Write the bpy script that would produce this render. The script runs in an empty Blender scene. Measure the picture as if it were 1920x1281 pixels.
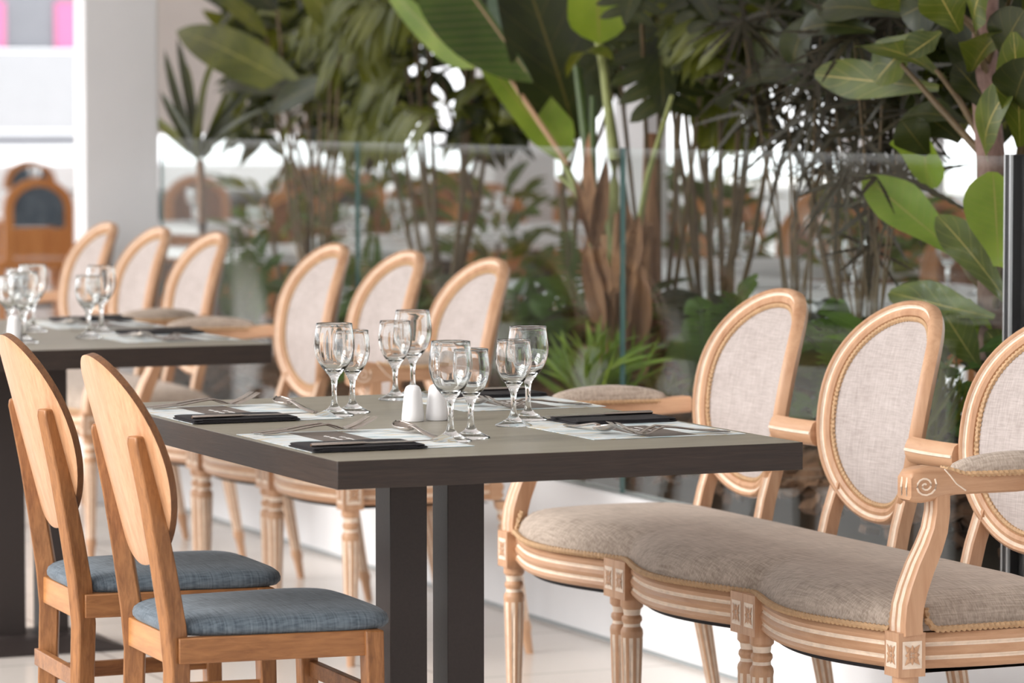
import bpy, math, random
from mathutils import Vector, Matrix
random.seed(7)
sc = bpy.context.scene
COL = sc.collection
PI = math.pi
def V(*a): return Vector(a)
def lin(c):
    return c/12.92 if c <= 0.04045 else ((c+0.055)/1.055)**2.4
def rgb(r, g, b): return (lin(r/255), lin(g/255), lin(b/255), 1.0)

# ------------------------------------------------------------------ camera
CX, CY, CH, YAW, PITCH, FPX = -2.00718, -5.21394, 1.28243, 0.414721, 0.0626394, 6924.14
FW = V(math.sin(YAW)*math.cos(PITCH), math.cos(YAW)*math.cos(PITCH), -math.sin(PITCH))
RT = V(math.cos(YAW), -math.sin(YAW), 0)
UP = RT.cross(FW)
cam_data = bpy.data.cameras.new('camera')
cam = bpy.data.objects.new('camera', cam_data)
COL.objects.link(cam)
M4 = Matrix((RT, UP, -FW)).transposed().to_4x4()
M4.translation = V(CX, CY, CH)
cam.matrix_world = M4
cam_data.sensor_width = 36
cam_data.lens = FPX*36/1920
cam_data.clip_end = 200
cam_data.dof.use_dof = True
cam_data.dof.focus_distance = 6.2
cam_data.dof.aperture_fstop = 5.4
cam_data.dof.aperture_blades = 0
sc.camera = cam
def ray(px, py):
    return FW + RT*((px-960)/FPX) - UP*((py-640.5)/FPX)
def at(px, py, xp):                 # point of the plane x = xp
    d = ray(px, py); k = (xp-CX)/d.x
    return V(CX, CY, CH)+d*k
def atd(px, py, dist):              # point at a depth along the view axis
    return V(CX, CY, CH)+ray(px, py)*dist
def atz(px, py, z):
    d = ray(px, py); k = (z-CH)/d.z
    return V(CX, CY, CH)+d*k

# ------------------------------------------------------------------ light
world = bpy.data.worlds.new('daylight'); sc.world = world
world.use_nodes = True
bg = world.node_tree.nodes['Background']
bg.inputs[0].default_value = (0.96, 0.98, 1.0, 1)
bg.inputs[1].default_value = 1.8
sun_d = bpy.data.lights.new('sun', 'SUN'); sun_d.energy = 3.0; sun_d.angle = math.radians(35)
sun_d.color = (1.0, 0.97, 0.93)
sun = bpy.data.objects.new('sun', sun_d); COL.objects.link(sun)
sun.rotation_euler = V(0.9, -0.03, -0.52).to_track_quat('-Z', 'Y').to_euler()
sc.view_settings.view_transform = 'Standard'
sc.view_settings.look = 'None'
sc.view_settings.gamma = 1.0
sc.view_settings.exposure = 0.54
sc.view_settings.use_curve_mapping = False

# ------------------------------------------------------------------ materials
def new_mat(name):
    m = bpy.data.materials.new(name); m.use_nodes = True
    nt = m.node_tree
    return m, nt, nt.nodes, nt.links, nt.nodes['Principled BSDF']
def mix_rgb(nd, lk, fac, a, b):
    n = nd.new('ShaderNodeMix'); n.data_type = 'RGBA'
    for s, v in ((n.inputs[0], fac), (n.inputs[6], a), (n.inputs[7], b)):
        if hasattr(v, 'node'): lk.new(v, s)
        else: s.default_value = v
    return n.outputs[2]
def ramp(nd, lk, src, stops):
    n = nd.new('ShaderNodeValToRGB')
    e = n.color_ramp.elements
    while len(e) < len(stops): e.new(0.5)
    for k, (p, c) in zip(e, stops): k.position = p; k.color = c
    lk.new(src, n.inputs[0]); return n.outputs[0]
def coords(nd, lk, scale, rot=(0, 0, 0)):
    tc = nd.new('ShaderNodeTexCoord'); mp = nd.new('ShaderNodeMapping')
    mp.inputs[3].default_value = scale; mp.inputs[2].default_value = rot
    lk.new(tc.outputs['Object'], mp.inputs[0]); return mp.outputs[0]
def noise(nd, lk, vec, scale=5, detail=4, rough=.55, dist=0):
    n = nd.new('ShaderNodeTexNoise'); n.inputs['Scale'].default_value = scale
    n.inputs['Detail'].default_value = detail; n.inputs['Roughness'].default_value = rough
    n.inputs['Distortion'].default_value = dist
    lk.new(vec, n.inputs['Vector']); return n.outputs[0]
def bump(nd, lk, h, bs, strength, dist=.002):
    b = nd.new('ShaderNodeBump'); b.inputs['Strength'].default_value = strength
    b.inputs['Distance'].default_value = dist
    lk.new(h, b.inputs['Height']); lk.new(b.outputs[0], bs.inputs['Normal'])
def plain(name, col, rough=.5, metal=0.0, var=0.0, bumps=0.0, scale=20, spec=.5):
    m, nt, nd, lk, bs = new_mat(name)
    bs.inputs['Roughness'].default_value = rough; bs.inputs['Metallic'].default_value = metal
    bs.inputs['Specular IOR Level'].default_value = spec
    n = noise(nd, lk, coords(nd, lk, (1, 1, 1)), scale)
    dark = tuple(c*(1-var) for c in col[:3])+(1,)
    lite = tuple(min(1, c*(1+var)) for c in col[:3])+(1,)
    lk.new(ramp(nd, lk, n, [(.3, dark), (.7, lite)]), bs.inputs['Base Color'])
    if bumps: bump(nd, lk, n, bs, bumps)
    return m
def wood(name, c1, c2, stretch=(1, 1, .08), scale=40, rough=.42, bumps=.15, big=.35):
    m, nt, nd, lk, bs = new_mat(name)
    v = coords(nd, lk, stretch)
    n1 = noise(nd, lk, v, scale, 6, .65, .6)
    n2 = noise(nd, lk, coords(nd, lk, tuple(s*.5 for s in stretch)), scale*.25, 3, .5, 1.5)
    a = ramp(nd, lk, n1, [(.3, c2), (.68, c1)])
    b = ramp(nd, lk, n2, [(.35, c2), (.6, c1)])
    lk.new(mix_rgb(nd, lk, big, a, b), bs.inputs['Base Color'])
    bs.inputs['Roughness'].default_value = rough
    bump(nd, lk, n1, bs, bumps)
    return m
def weave(name, c1, c2, sx=900, rough=.95, slub=.5, bumps=.35, axes=((1, .06, .06), (.06, 1, 1))):
    m, nt, nd, lk, bs = new_mat(name)
    n1 = noise(nd, lk, coords(nd, lk, axes[0]), sx, 2, .5)
    n2 = noise(nd, lk, coords(nd, lk, axes[1]), sx, 2, .5)
    n3 = noise(nd, lk, coords(nd, lk, (1, 1, 1)), 14, 3)
    a = ramp(nd, lk, n1, [(.32, c2), (.68, c1)])
    b = ramp(nd, lk, n2, [(.32, c2), (.68, c1)])
    c = ramp(nd, lk, n3, [(.25, c2), (.75, c1)])
    ab = mix_rgb(nd, lk, .5, a, b)
    lk.new(mix_rgb(nd, lk, .22, ab, c), bs.inputs['Base Color'])
    bs.inputs['Roughness'].default_value = rough
    bs.inputs['Specular IOR Level'].default_value = .2
    bs.inputs['Sheen Weight'].default_value = .15
    mx = nd.new('ShaderNodeMath'); mx.operation = 'ADD'
    lk.new(n1, mx.inputs[0]); lk.new(n2, mx.inputs[1])
    bump(nd, lk, mx.outputs[0], bs, bumps, .001)
    return m
def leaf_mat(name, c1, c2, vein, trans=.35, rough=.38, nv=8.0, back=None):
    m, nt, nd, lk, bs = new_mat(name)
    au = nd.new('ShaderNodeAttribute'); au.attribute_name = 'lu'
    av = nd.new('ShaderNodeAttribute'); av.attribute_name = 'lv'
    def math_(op, a, b):
        n = nd.new('ShaderNodeMath'); n.operation = op
        for i, x in enumerate((a, b)):
            if x is None: continue
            if hasattr(x, 'node'): lk.new(x, n.inputs[i])
            else: n.inputs[i].default_value = x
        return n.outputs[0]
    ab = math_('ABSOLUTE', av.outputs['Fac'], None)
    ph = math_('FRACT', math_('SUBTRACT', math_('MULTIPLY', au.outputs['Fac'], nv), math_('MULTIPLY', ab, 1.6)), None)
    side = math_('LESS_THAN', ph, .05)
    mid = math_('LESS_THAN', ab, .03)
    vn = math_('MAXIMUM', math_('MULTIPLY', side, .45), mid)
    n = noise(nd, lk, coords(nd, lk, (1, 1, 1)), 7, 3)
    base = ramp(nd, lk, n, [(.35, c2), (.65, c1)])
    col = mix_rgb(nd, lk, vn, base, vein)
    lk.new(col, bs.inputs['Base Color'])
    bs.inputs['Roughness'].default_value = rough
    tr = nd.new('ShaderNodeBsdfTranslucent')
    tcol = mix_rgb(nd, lk, .5, col, (min(1, c1[0]*2.2), min(1, c1[1]*2.1), c1[2]*.8, 1))
    lk.new(tcol, tr.inputs[0])
    ms = nd.new('ShaderNodeMixShader'); ms.inputs[0].default_value = trans
    lk.new(bs.outputs[0], ms.inputs[1]); lk.new(tr.outputs[0], ms.inputs[2])
    lk.new(ms.outputs[0], nd['Material Output'].inputs[0])
    return m

OAK = wood('limed_oak', rgb(210, 168, 134), rgb(174, 128, 94), (1, 1, .12), 50, .42, .12)
OAKX = wood('limed_oak_rail', rgb(210, 168, 134), rgb(174, 128, 94), (.12, .12, 1), 60, .42, .12)
WASH = plain('white_wash', rgb(236, 216, 196), .55, 0, .12, .1, 60)
ROPE = plain('gold_cord', rgb(190, 154, 116), .6, 0, .12, 0, 60)
LINEN = weave('pale_linen', rgb(200, 190, 186), rgb(160, 148, 143), 420, axes=((.3, 1, .05), (.3, .05, 1)))
LINEN_D = weave('taupe_linen', rgb(208, 192, 178), rgb(138, 122, 108), 420, axes=((1, .05, .3), (.05, 1, .3)))
BEECH = wood('beech_frame', rgb(172, 118, 72), rgb(108, 66, 34), (1, 1, .16), 150, .4, .2, .3)
BEECHX = wood('beech_rail', rgb(172, 118, 72), rgb(104, 62, 32), (.12, 1, 1), 120, .4, .2, .45)
BEECHY = wood('beech_cross', rgb(196, 138, 84), rgb(140, 88, 46), (1, .1, 1), 60, .4, .2)
PLY = wood('beech_ply', rgb(210, 164, 126), rgb(176, 126, 88), (1, 1, .05), 150, .38, .06, .4)
PLYE = wood('ply_edge', rgb(128, 84, 50), rgb(74, 46, 26), (3, 3, .3), 60, .5, .2)
BLUE = weave('blue_grey_cloth', rgb(122, 133, 142), rgb(54, 65, 75), 360, axes=((1, .04, .04), (.12, 1, .5)))
WENGE = wood('wenge_edge', rgb(56, 43, 36), rgb(28, 21, 17), (.05, .05, 1), 260, .45, .25, .2)
WENGE_SHEEN = wood('wenge_top_painted_sheen', rgb(142, 136, 120), rgb(116, 108, 94), (.08, 1, 1), 60, .36, .03, .2)  # pale room reflection put into the top's colour; the wood itself is dark
POST = plain('dark_steel', rgb(50, 42, 40), .5, 0, .12, .05, 200)
BLACKC = plain('black_cloth', rgb(22, 18, 22), .8, 0, .15, .2, 200)
STEEL = plain('cutlery_steel', rgb(190, 180, 172), .16, 1.0, .04, 0, 60)
PORC = plain('white_porcelain', rgb(240, 238, 238), .15, 0, .01, 0)
WHITE = plain('white_paint', rgb(238, 238, 240), .6, 0, .015, .02, 6)
OFFW = plain('warm_white_paint', rgb(228, 220, 214), .7, 0, .03, .02, 4)
WALLB = plain('brown_parapet', rgb(120, 104, 92), .7, 0, .1, 0, 4)
GREYP = plain('grey_paint', rgb(150, 156, 158), .7, 0, .05, 0, 4)
BAND = plain('grey_plaster', rgb(172, 174, 178), .8, 0, .02, 0, 4)
GREYW = plain('pale_grey_blind', rgb(132, 134, 140), .8, 0, .03, 0, 4)
WALLD = plain('dark_grey_panel', rgb(84, 88, 92), .6, 0, .06, 0, 4)
PINK = plain('pink_panel', rgb(206, 118, 160), .7, 0, .03, 0, 4)
BLACKF = plain('black_frame', rgb(26, 24, 26), .4, 0, .1, 0)
ALU = plain('aluminium_trim', rgb(210, 212, 214), .3, .8, .03, 0)
MULCH = plain('bark_mulch', rgb(96, 66, 48), .95, 0, .55, .6, 26)
BARK = wood('dry_sheath', rgb(186, 138, 102), rgb(92, 58, 40), (1, 1, .12), 34, .8, .5, .4)
TRUNK = wood('fig_bark', rgb(150, 120, 110), rgb(72, 50, 44), (1, 1, .5), 40, .8, .8, .3)
ORANGE = wood('orange_wood', rgb(206, 142, 84), rgb(168, 100, 48), (1, 1, .1), 40, .45, .1)
CANEW = wood('brown_cane_panel', rgb(150, 96, 56), rgb(104, 62, 34), (1, 1, 1), 60, .5, .1)
BGCLOTH = plain('white_cloth', rgb(236, 236, 238), .8, 0, .03, 0)
def floor_mat():
    m, nt, nd, lk, bs = new_mat('pale_floor_tile')
    v = coords(nd, lk, (1, 1, 1))
    br = nd.new('ShaderNodeTexBrick'); br.offset = 0
    lk.new(v, br.inputs['Vector'])
    br.inputs['Scale'].default_value = 1.0; br.inputs['Mortar Size'].default_value = .004
    br.inputs['Brick Width'].default_value = .6; br.inputs['Row Height'].default_value = .6
    br.inputs['Color1'].default_value = rgb(222, 212, 204); br.inputs['Color2'].default_value = rgb(226, 217, 209)
    br.inputs['Mortar'].default_value = rgb(176, 166, 158)
    n = noise(nd, lk, v, 3, 4)
    lk.new(mix_rgb(nd, lk, .12, br.outputs[0], ramp(nd, lk, n, [(.3, rgb(206, 196, 188)), (.7, rgb(234, 226, 220))])), bs.inputs['Base Color'])
    bs.inputs['Roughness'].default_value = .22
    return m
FLOOR = floor_mat()
def clear_glass():
    m, nt, nd, lk, bs = new_mat('clear_glass')
    nd.remove(bs)
    g = nd.new('ShaderNodeBsdfGlass'); g.inputs['IOR'].default_value = 1.5; g.inputs['Roughness'].default_value = 0
    g.inputs[0].default_value = (.985, .99, .99, 1)
    lk.new(g.outputs[0], nd['Material Output'].inputs[0]); return m
GLASS = clear_glass()
def pane_glass():
    m, nt, nd, lk, bs = new_mat('screen_glass')
    nd.remove(bs)
    t = nd.new('ShaderNodeBsdfTransparent'); t.inputs[0].default_value = (.945, .975, .968, 1)
    g = nd.new('ShaderNodeBsdfGlossy'); g.inputs['Roughness'].default_value = 0
    g.inputs[0].default_value = (1, 1, 1, 1)
    lw = nd.new('ShaderNodeLayerWeight'); lw.inputs[0].default_value = .5
    pw = nd.new('ShaderNodeMath'); pw.operation = 'POWER'; pw.inputs[1].default_value = 5
    lk.new(lw.outputs['Facing'], pw.inputs[0])
    ml = nd.new('ShaderNodeMath'); ml.operation = 'MULTIPLY_ADD'; ml.inputs[1].default_value = .7; ml.inputs[2].default_value = .028
    lk.new(pw.outputs[0], ml.inputs[0])
    mx = nd.new('ShaderNodeMixShader')
    lk.new(ml.outputs[0], mx.inputs[0]); lk.new(t.outputs[0], mx.inputs[1]); lk.new(g.outputs[0], mx.inputs[2])
    lk.new(mx.outputs[0], nd['Material Output'].inputs[0]); return m
PANE = pane_glass()
EDGE = plain('glass_edge_green', rgb(96, 132, 130), .15, 0, .05, 0)
def mat_print():
    m, nt, nd, lk, bs = new_mat('printed_paper')
    v = coords(nd, lk, (6, 22, 1), (0, 0, .25))
    n = noise(nd, lk, v, 1.3, 3, .6, .8)
    c = ramp(nd, lk, n, [(.25, rgb(118, 142, 150)), (.40, rgb(176, 196, 202)), (.46, rgb(226, 232, 234)), (.55, rgb(222, 228, 230)), (.585, rgb(214, 196, 156)), (.62, rgb(230, 234, 236)), (.78, rgb(126, 150, 160))])
    lk.new(c, bs.inputs['Base Color']); bs.inputs['Roughness'].default_value = .35
    return m
PRINT = mat_print()
TAUPE = plain('taupe_ink', rgb(96, 84, 76), .4, 0, .05, 0)
INK = plain('white_ink', rgb(232, 230, 228), .5, 0, .02, 0)
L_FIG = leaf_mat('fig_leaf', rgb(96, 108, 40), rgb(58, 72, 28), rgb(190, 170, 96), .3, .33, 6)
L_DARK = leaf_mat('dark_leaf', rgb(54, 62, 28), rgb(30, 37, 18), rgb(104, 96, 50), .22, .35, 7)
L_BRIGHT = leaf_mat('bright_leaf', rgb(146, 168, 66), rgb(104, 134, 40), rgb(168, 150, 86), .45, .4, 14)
L_OLIVE = leaf_mat('olive_leaf', rgb(104, 108, 36), rgb(66, 76, 26), rgb(150, 146, 76), .35, .38, 9)
L_ARALIA = leaf_mat('aralia_leaf', rgb(46, 46, 28), rgb(26, 25, 16), rgb(120, 82, 44), .15, .5, 0)
L_FERN = leaf_mat('fern_leaf', rgb(78, 104, 36), rgb(44, 66, 24), rgb(110, 140, 66), .35, .5, 3)
STEM = plain('green_stem', rgb(150, 156, 96), .5, 0, .2, 0, 20)
CANE = plain('brown_cane', rgb(98, 80, 54), .6, 0, .25, .2, 30)

# ------------------------------------------------------------------ mesh building
class MB:
    def __init__(s): s.v = []; s.f = []; s.m = []; s.a = {}
    def add(s, vs, fs, m=0, attr=None):
        o = len(s.v); s.v += [tuple(p) for p in vs]
        s.f += [tuple(i+o for i in f) for f in fs]
        s.m += list(m) if isinstance(m, (list, tuple)) else [m]*len(fs)
        if attr:
            for k, (lu, lv) in enumerate(attr): s.a[o+k] = (lu, lv)
    def box(s, x0, x1, y0, y1, z0, z1, m=0, T=None):
        vs = [V(x, y, z) for z in (z0, z1) for y in (y0, y1) for x in (x0, x1)]
        if T: vs = [T @ p for p in vs]
        s.add(vs, [(0, 2, 3, 1), (4, 5, 7, 6), (0, 1, 5, 4), (2, 6, 7, 3), (0, 4, 6, 2), (1, 3, 7, 5)], m)
    def rings(s, R, closed=True, loop=False, cap=True, m=0):
        n = len(R[0]); k = len(R); vs = [p for r in R for p in r]; fs = []; ms = []
        for i in range(k if loop else k-1):
            for j in range(n if closed else n-1):
                a, b = i*n+j, i*n+(j+1) % n; c, d = ((i+1) % k)*n+(j+1) % n, ((i+1) % k)*n+j
                fs.append((a, b, c, d)); ms.append(m[j] if isinstance(m, (list, tuple)) else (m(i, j) if callable(m) else m))
        if cap and closed and not loop:
            q = m[0] if isinstance(m, (list, tuple)) else (0 if callable(m) else m)
            fs.append(tuple(range(n-1, -1, -1))); ms.append(q)
            fs.append(tuple(range((k-1)*n, k*n))); ms.append(q)
        s.add(vs, fs, ms)
    def tube(s, path, r, n=8, loop=False, m=0, up=V(0, 0, 1)):
        R = []; k = len(path)
        for i, p in enumerate(path):
            if loop: t = (path[(i+1) % k]-path[i-1]).normalized()
            else: t = (path[min(i+1, k-1)]-path[max(i-1, 0)]).normalized()
            a = t.cross(up)
            if a.length < 1e-4: a = t.cross(V(1, 0, 0))
            a.normalize(); b = t.cross(a)
            rr = r[i] if isinstance(r, list) else r
            ra, rb = rr if isinstance(rr, (list, tuple)) else (rr, rr)
            R.append([p+a*(ra*math.cos(2*PI*j/n))+b*(rb*math.sin(2*PI*j/n)) for j in range(n)])
        s.rings(R, True, loop, True, m)
    def cord(s, path, r, pitch=.0075, loop=False, m=0, n=7, per=4):
        # a twisted cord: the section turns as it runs along the path
        pts = [p.copy() for p in path]
        if loop: pts.append(pts[0].copy())
        seg = [(b-a).length for a, b in zip(pts, pts[1:])]; tot = sum(seg)
        cnt = max(6, int(tot/pitch*per)); R = []
        cum = [0]
        for q in seg: cum.append(cum[-1]+q)
        def P(d):
            d = d % tot if loop else min(max(d, 0), tot)
            k = 0
            lo, hi = 0, len(seg)-1
            while lo < hi:
                mid = (lo+hi)//2
                if cum[mid+1] < d: lo = mid+1
                else: hi = mid
            k = lo; f = (d-cum[k])/max(seg[k], 1e-9)
            return pts[k].lerp(pts[k+1], min(1, f))
        for i in range(cnt if loop else cnt+1):
            d = tot*i/cnt; p = P(d); e = tot/cnt*2
            t = (P(d+e)-P(d-e)).normalized()
            a = t.cross(V(0, 0, 1))
            if a.length < .05: a = t.cross(V(1, 0, 0))
            a.normalize(); b = t.cross(a); ph = 2*PI*d/pitch/2
            R.append([p+(a*math.cos(x)+b*math.sin(x))*r*(.58+.56*abs(math.cos(x-ph))) for x in [2*PI*j/n for j in range(n)]])
        s.rings(R, True, loop, True, m)
    def lathe(s, prof, n=24, c=V(0, 0, 0), mod=None, m=0, cap=True):
        R = [[c+V(r*math.cos(2*PI*j/n), r*math.sin(2*PI*j/n), z)*1.0 if not mod else c+V(r*mod(2*PI*j/n, i)*math.cos(2*PI*j/n), r*mod(2*PI*j/n, i)*math.sin(2*PI*j/n), z) for j in range(n)] for i, (r, z) in enumerate(prof)]
        s.rings(R, True, False, cap, m)
    def build(s, name, mats, parent=None, bev=0, smooth=True, sub=0, solid=0, angle=40):
        me = bpy.data.meshes.new(name)
        me.from_pydata(s.v, [], s.f)
        mats = mats if isinstance(mats, (list, tuple)) else [mats]
        for q in mats: me.materials.append(q)
        if len(mats) > 1: me.polygons.foreach_set('material_index', s.m)
        if s.a:
            for k, nm in ((0, 'lu'), (1, 'lv')):
                at_ = me.attributes.new(nm, 'FLOAT', 'POINT')
                at_.data.foreach_set('value', [s.a.get(i, (.5, .5))[k] for i in range(len(s.v))])
        me.polygons.foreach_set('use_smooth', [smooth]*len(me.polygons))
        me.update()
        if smooth: me.set_sharp_from_angle(angle=math.radians(angle))
        o = bpy.data.objects.new(name, me); COL.objects.link(o)
        if parent: o.parent = parent
        if bev:
            b = o.modifiers.new('bevel', 'BEVEL'); b.width = bev; b.segments = 2; b.limit_method = 'ANGLE'; b.angle_limit = math.radians(50)
        if solid:
            b = o.modifiers.new('solid', 'SOLIDIFY'); b.thickness = solid; b.offset = 0
        if sub:
            b = o.modifiers.new('sub', 'SUBSURF'); b.levels = sub; b.render_levels = sub
        return o
def tag(o, label=None, cat=None, group=None, kind=None):
    if label: o['label'] = label
    if cat: o['category'] = cat
    if group: o['group'] = group
    if kind: o['kind'] = kind
    return o
def empty(name, loc=(0, 0, 0), rz=0):
    o = bpy.data.objects.new(name, None); COL.objects.link(o)
    o.location = loc; o.rotation_euler = (0, 0, rz); o.empty_display_size = .05
    return o
def kids(o): return [c for c in bpy.data.objects if c.parent == o]
TREE = {}
def copy_tree(o, parent=None):
    c = o.copy(); COL.objects.link(c)
    if parent: c.parent = parent
    for ch in kids(o): copy_tree(ch, c)
    return c
def place(proto, first, loc, rz, label, cat=None, group=None):
    o = proto if first else copy_tree(proto)
    o.location = loc; o.rotation_euler = (0, 0, rz)
    return tag(o, label, cat, group)

# ------------------------------------------------------------------ the setting
def slab(name, x0, x1, y0, y1, z0, z1, m, bev=0):
    b = MB(); b.box(x0, x1, y0, y1, z0, z1)
    return tag(b.build(name, m, None, bev), kind='structure')
GX = 1.80                                      # plane of the glass screen
slab('floor', -5.1, 16, -8.1, 40.1, -.1, 0, FLOOR)
slab('wall_planter', 1.769, 1.84, -2.2, 6.9, 0, .362, WHITE, .004)
slab('wall_planter_far', 2.62, 2.69, -2.2, 6.9, 0, .5, WALLB, .004)
slab('wall_planter_end', 1.84, 2.62, 6.83, 6.9, 0, .5, WALLB)
slab('trim_1', 1.7665, 1.769, -2.2, 6.9, .004, .012, GREYP)
slab('pillar', 1.545, 1.795, 6.28, 6.40, 0, 4.0, WHITE, .006)
slab('ceiling', -2.2, 16, -8, 40, 3.3, 3.4, WHITE)
# unseen glazed roof strip, invented to let daylight in: white glazing bars
b = MB()
for i in range(4): x = -5+i*.93; b.box(x-.04, x+.04, -8, 40, 3.32, 3.44)
for i in range(25): y = -8+i*2.0; b.box(-5, -2.2, y-.04, y+.04, 3.33, 3.42)
tag(b.build('ceiling_added_glazing_bars', WHITE), kind='structure')
# window wall on the left: solid parapet, tall windows with bars above
slab('wall_left', -5.12, -5, -8, 40, 0, 1.0, WALLB)
b = MB()
for i in range(26): y = -8+i*1.9; b.box(-5.05, -4.95, y-.05, y+.05, 1.0, 3.4)
for z in (1.02, 2.1, 3.3): b.box(-5.04, -4.96, -8, 40, z-.04, z+.04)
tag(b.build('window_1', WHITE), kind='structure')
slab('wall_front_light_block', -5, 16, -8.1, -8, 0, 3.4, WHITE)  # unseen wall behind the camera, added solid to cut light from that side
# far walls beyond the planter, with bright openings
def pane_wall(name, bars, m):
    b = MB()
    for q in bars: b.box(*q)
    return tag(b.build(name, m), kind='structure')
pane_wall('window_3', [(15.9, 16, -8+i*2.4, -7.88+i*2.4, 0, 3.3) for i in range(20)]+[(15.9, 16, -8, 40, 0, .5), (15.92, 15.98, -8, 40, 2.3, 2.4)], WHITE)
pane_wall('window_4', [(-5+i*2.5, -4.88+i*2.5, 39.9, 40, 0, 3.3) for i in range(9)]+[(-5, 16, 39.9, 40, 0, .6)], WHITE)

# glass screens on the planter wall
SEAMS = [-0.79, 0.993, 2.775, 4.517, 6.27]
PL = ['clear glass screen panel behind the near end of the settee, right of the dark joint',
      'clear glass screen panel behind the nearest settee, between dark joint and middle seam',
      'clear glass screen panel behind the middle settee, in front of the dry brown trunk',
      'clear glass screen panel beside the white pillar, behind the farthest settee']
for i in range(4):
    y0, y1 = SEAMS[i]+.004, SEAMS[i+1]-.004
    r = empty('glass_screen', (GX, (y0+y1)/2, .362)); h = (y1-y0)/2
    b = MB(); b.box(-.005, .005, -h, h, 0, .83)
    b.m = [1, 1, 1, 1, 0, 0]
    b.build('pane', [PANE, EDGE], r, smooth=False)
    tag(r, PL[i], 'glass screen', 'glass screens on the planter wall')
r = empty('glass_clamp_post', (GX, .993, .362))
b = MB(); b.box(-.02, .02, -.012, .004, 0, .834); b.build('post', BLACKF, r, .002)
b = MB(); b.box(-.022, -.016, .004, .008, 0, .834); b.build('edge_strip', ALU, r)
b = MB(); b.box(-.022, -.016, -.016, -.012, 0, .834); b.build('edge_strip', ALU, r)
tag(r, 'slim black post with pale edges joining two glass screens at far right', 'post')

# bark mulch: a heap with chunks
b = MB()
nx, ny = 14, 150
random.seed(3)
R = []
for i in range(ny):
    y = -2.19+i*(9.0/(ny-1)); row = []
    for j in range(nx):
        x = 1.842+j*(.776/(nx-1)); row.append(V(x, y, .44+.10*min(1, j/4)+random.uniform(-.02, .03)))
    R.append(row)
b.rings(R, False, False, False)
for i in range(1500):
    x = 1.842+random.random()**2*.74; y = random.uniform(-1, 6.8); z = .40+.13*min(1, (x-1.842)/.24)+random.uniform(-.02, .06)
    T = Matrix.Translation((max(x, 1.87), y, z)) @ Matrix.Rotation(random.uniform(0, PI), 4, V(random.random(), random.random(), random.random()+.1))
    a = random.uniform(.012, .03); c = random.uniform(.004, .012)
    b.box(-a, a, -a*.6, a*.6, -c, c, 0, T)
tag(b.build('bark_mulch', MULCH, smooth=False), 'dark brown bark mulch filling the planter behind the glass', 'mulch', kind='stuff')
# ------------------------------------------------------------------ settee (u along y, w = depth along x from the front block)
XC, ZC, HW, HH, LEAN, CURV, SK, NP = .44, .719, .187, .208, .206, -2.0, .06, 2.25
LOBE = .526
def sup(c, n): return math.copysign(abs(c)**(2/n), c)
def oval_pt(th, yc, k=1.0, dz=0):
    c, s = math.cos(th), math.sin(th)
    y = HW*k*sup(c, NP); z = HH*k*sup(s, NP)
    y *= 1+SK*z/HH
    return V(XC+LEAN*z+CURV*y*y, yc+y, ZC+z)
def oval_axes(th, yc):
    e = .01
    t = (oval_pt(th+e, yc)-oval_pt(th-e, yc)).normalized()
    p = oval_pt(th, yc); y = p.y-yc
    nrm = V(-1, 2*CURV*y, LEAN).normalized()           # towards the sitter
    out = t.cross(nrm).normalized()
    if out.dot(V(0, p.y-yc, p.z-ZC)) < 0: out = -out
    return out, nrm
PROF = [(0, 0), (-.001, .008), (-.005, .012), (-.010, .0105), (-.0125, .007), (-.016, .008), (-.022, .0115), (-.029, .0095), (-.032, .004), (-.037, .003), (-.038, -.014), (-.012, -.018), (-.002, -.012)]
PM = [0, 0, 0, 1, 1, 0, 0, 0, 1, 1, 0, 0, 0]
def make_back(root, yc):
    b = MB(); N = 72; R = []
    for i in range(N):
        th = 2*PI*i/N; p = oval_pt(th, yc); o, n = oval_axes(th, yc)
        R.append([p+o*q+n*d for q, d in PROF])
    b.rings(R, True, True, False, PM)
    for sy in (-1, 1):                                  # two short stiles under the oval
        pts = [V(XC-.052, yc+sy*.128, .585), V(XC-.072, yc+sy*.131, .52), V(XC-.094, yc+sy*.135, .42)]
        b.rings([[q+V(d*.013, e*.0155, 0) for d, e in ((-1, -1), (-1, -.45), (-.72, -.35), (-.72, .35), (-1, .45), (-1, 1), (1, 1), (1, -1))] for q in pts], True, False, True, [0, 1, 1, 1, 0, 0, 0, 0])
    fr = b.build('back_frame', [OAK, WASH], root)
    def dome(k, off, cnt=14):
        R = []
        for i in range(cnt+1):
            q = k*i/cnt; ring = []
            for j in range(48):
                th = 2*PI*j/48; e = oval_pt(th, yc, 1); p = V(0, yc, ZC)
                y = (e.y-yc)*q; z = (e.z-ZC)*q
                base = V(XC+LEAN*z+CURV*y*y, yc+y, ZC+z)
                n = V(-1, 2*CURV*y, LEAN).normalized()
                ring.append(base+n*off(q/k))
            R.append(ring)
        return R
    b = MB(); b.rings(dome(.825, lambda q: .004+.012*(1-q**4)), True, False, False)
    b.rings([list(reversed(r)) for r in dome(.84, lambda q: -.012-.004*(1-q**4))], True, False, False)
    b.build('back_upholstery', LINEN, fr)
    b = MB(); path = []
    for i in range(80):
        th = 2*PI*i/80; p = oval_pt(th, yc); o, n = oval_axes(th, yc)
        path.append(p-o*.0355+n*.0055)
    b.cord(path, .0052, .0085, True, 0, 6, 4)
    b.build('back_cord', ROPE, fr)
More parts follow.
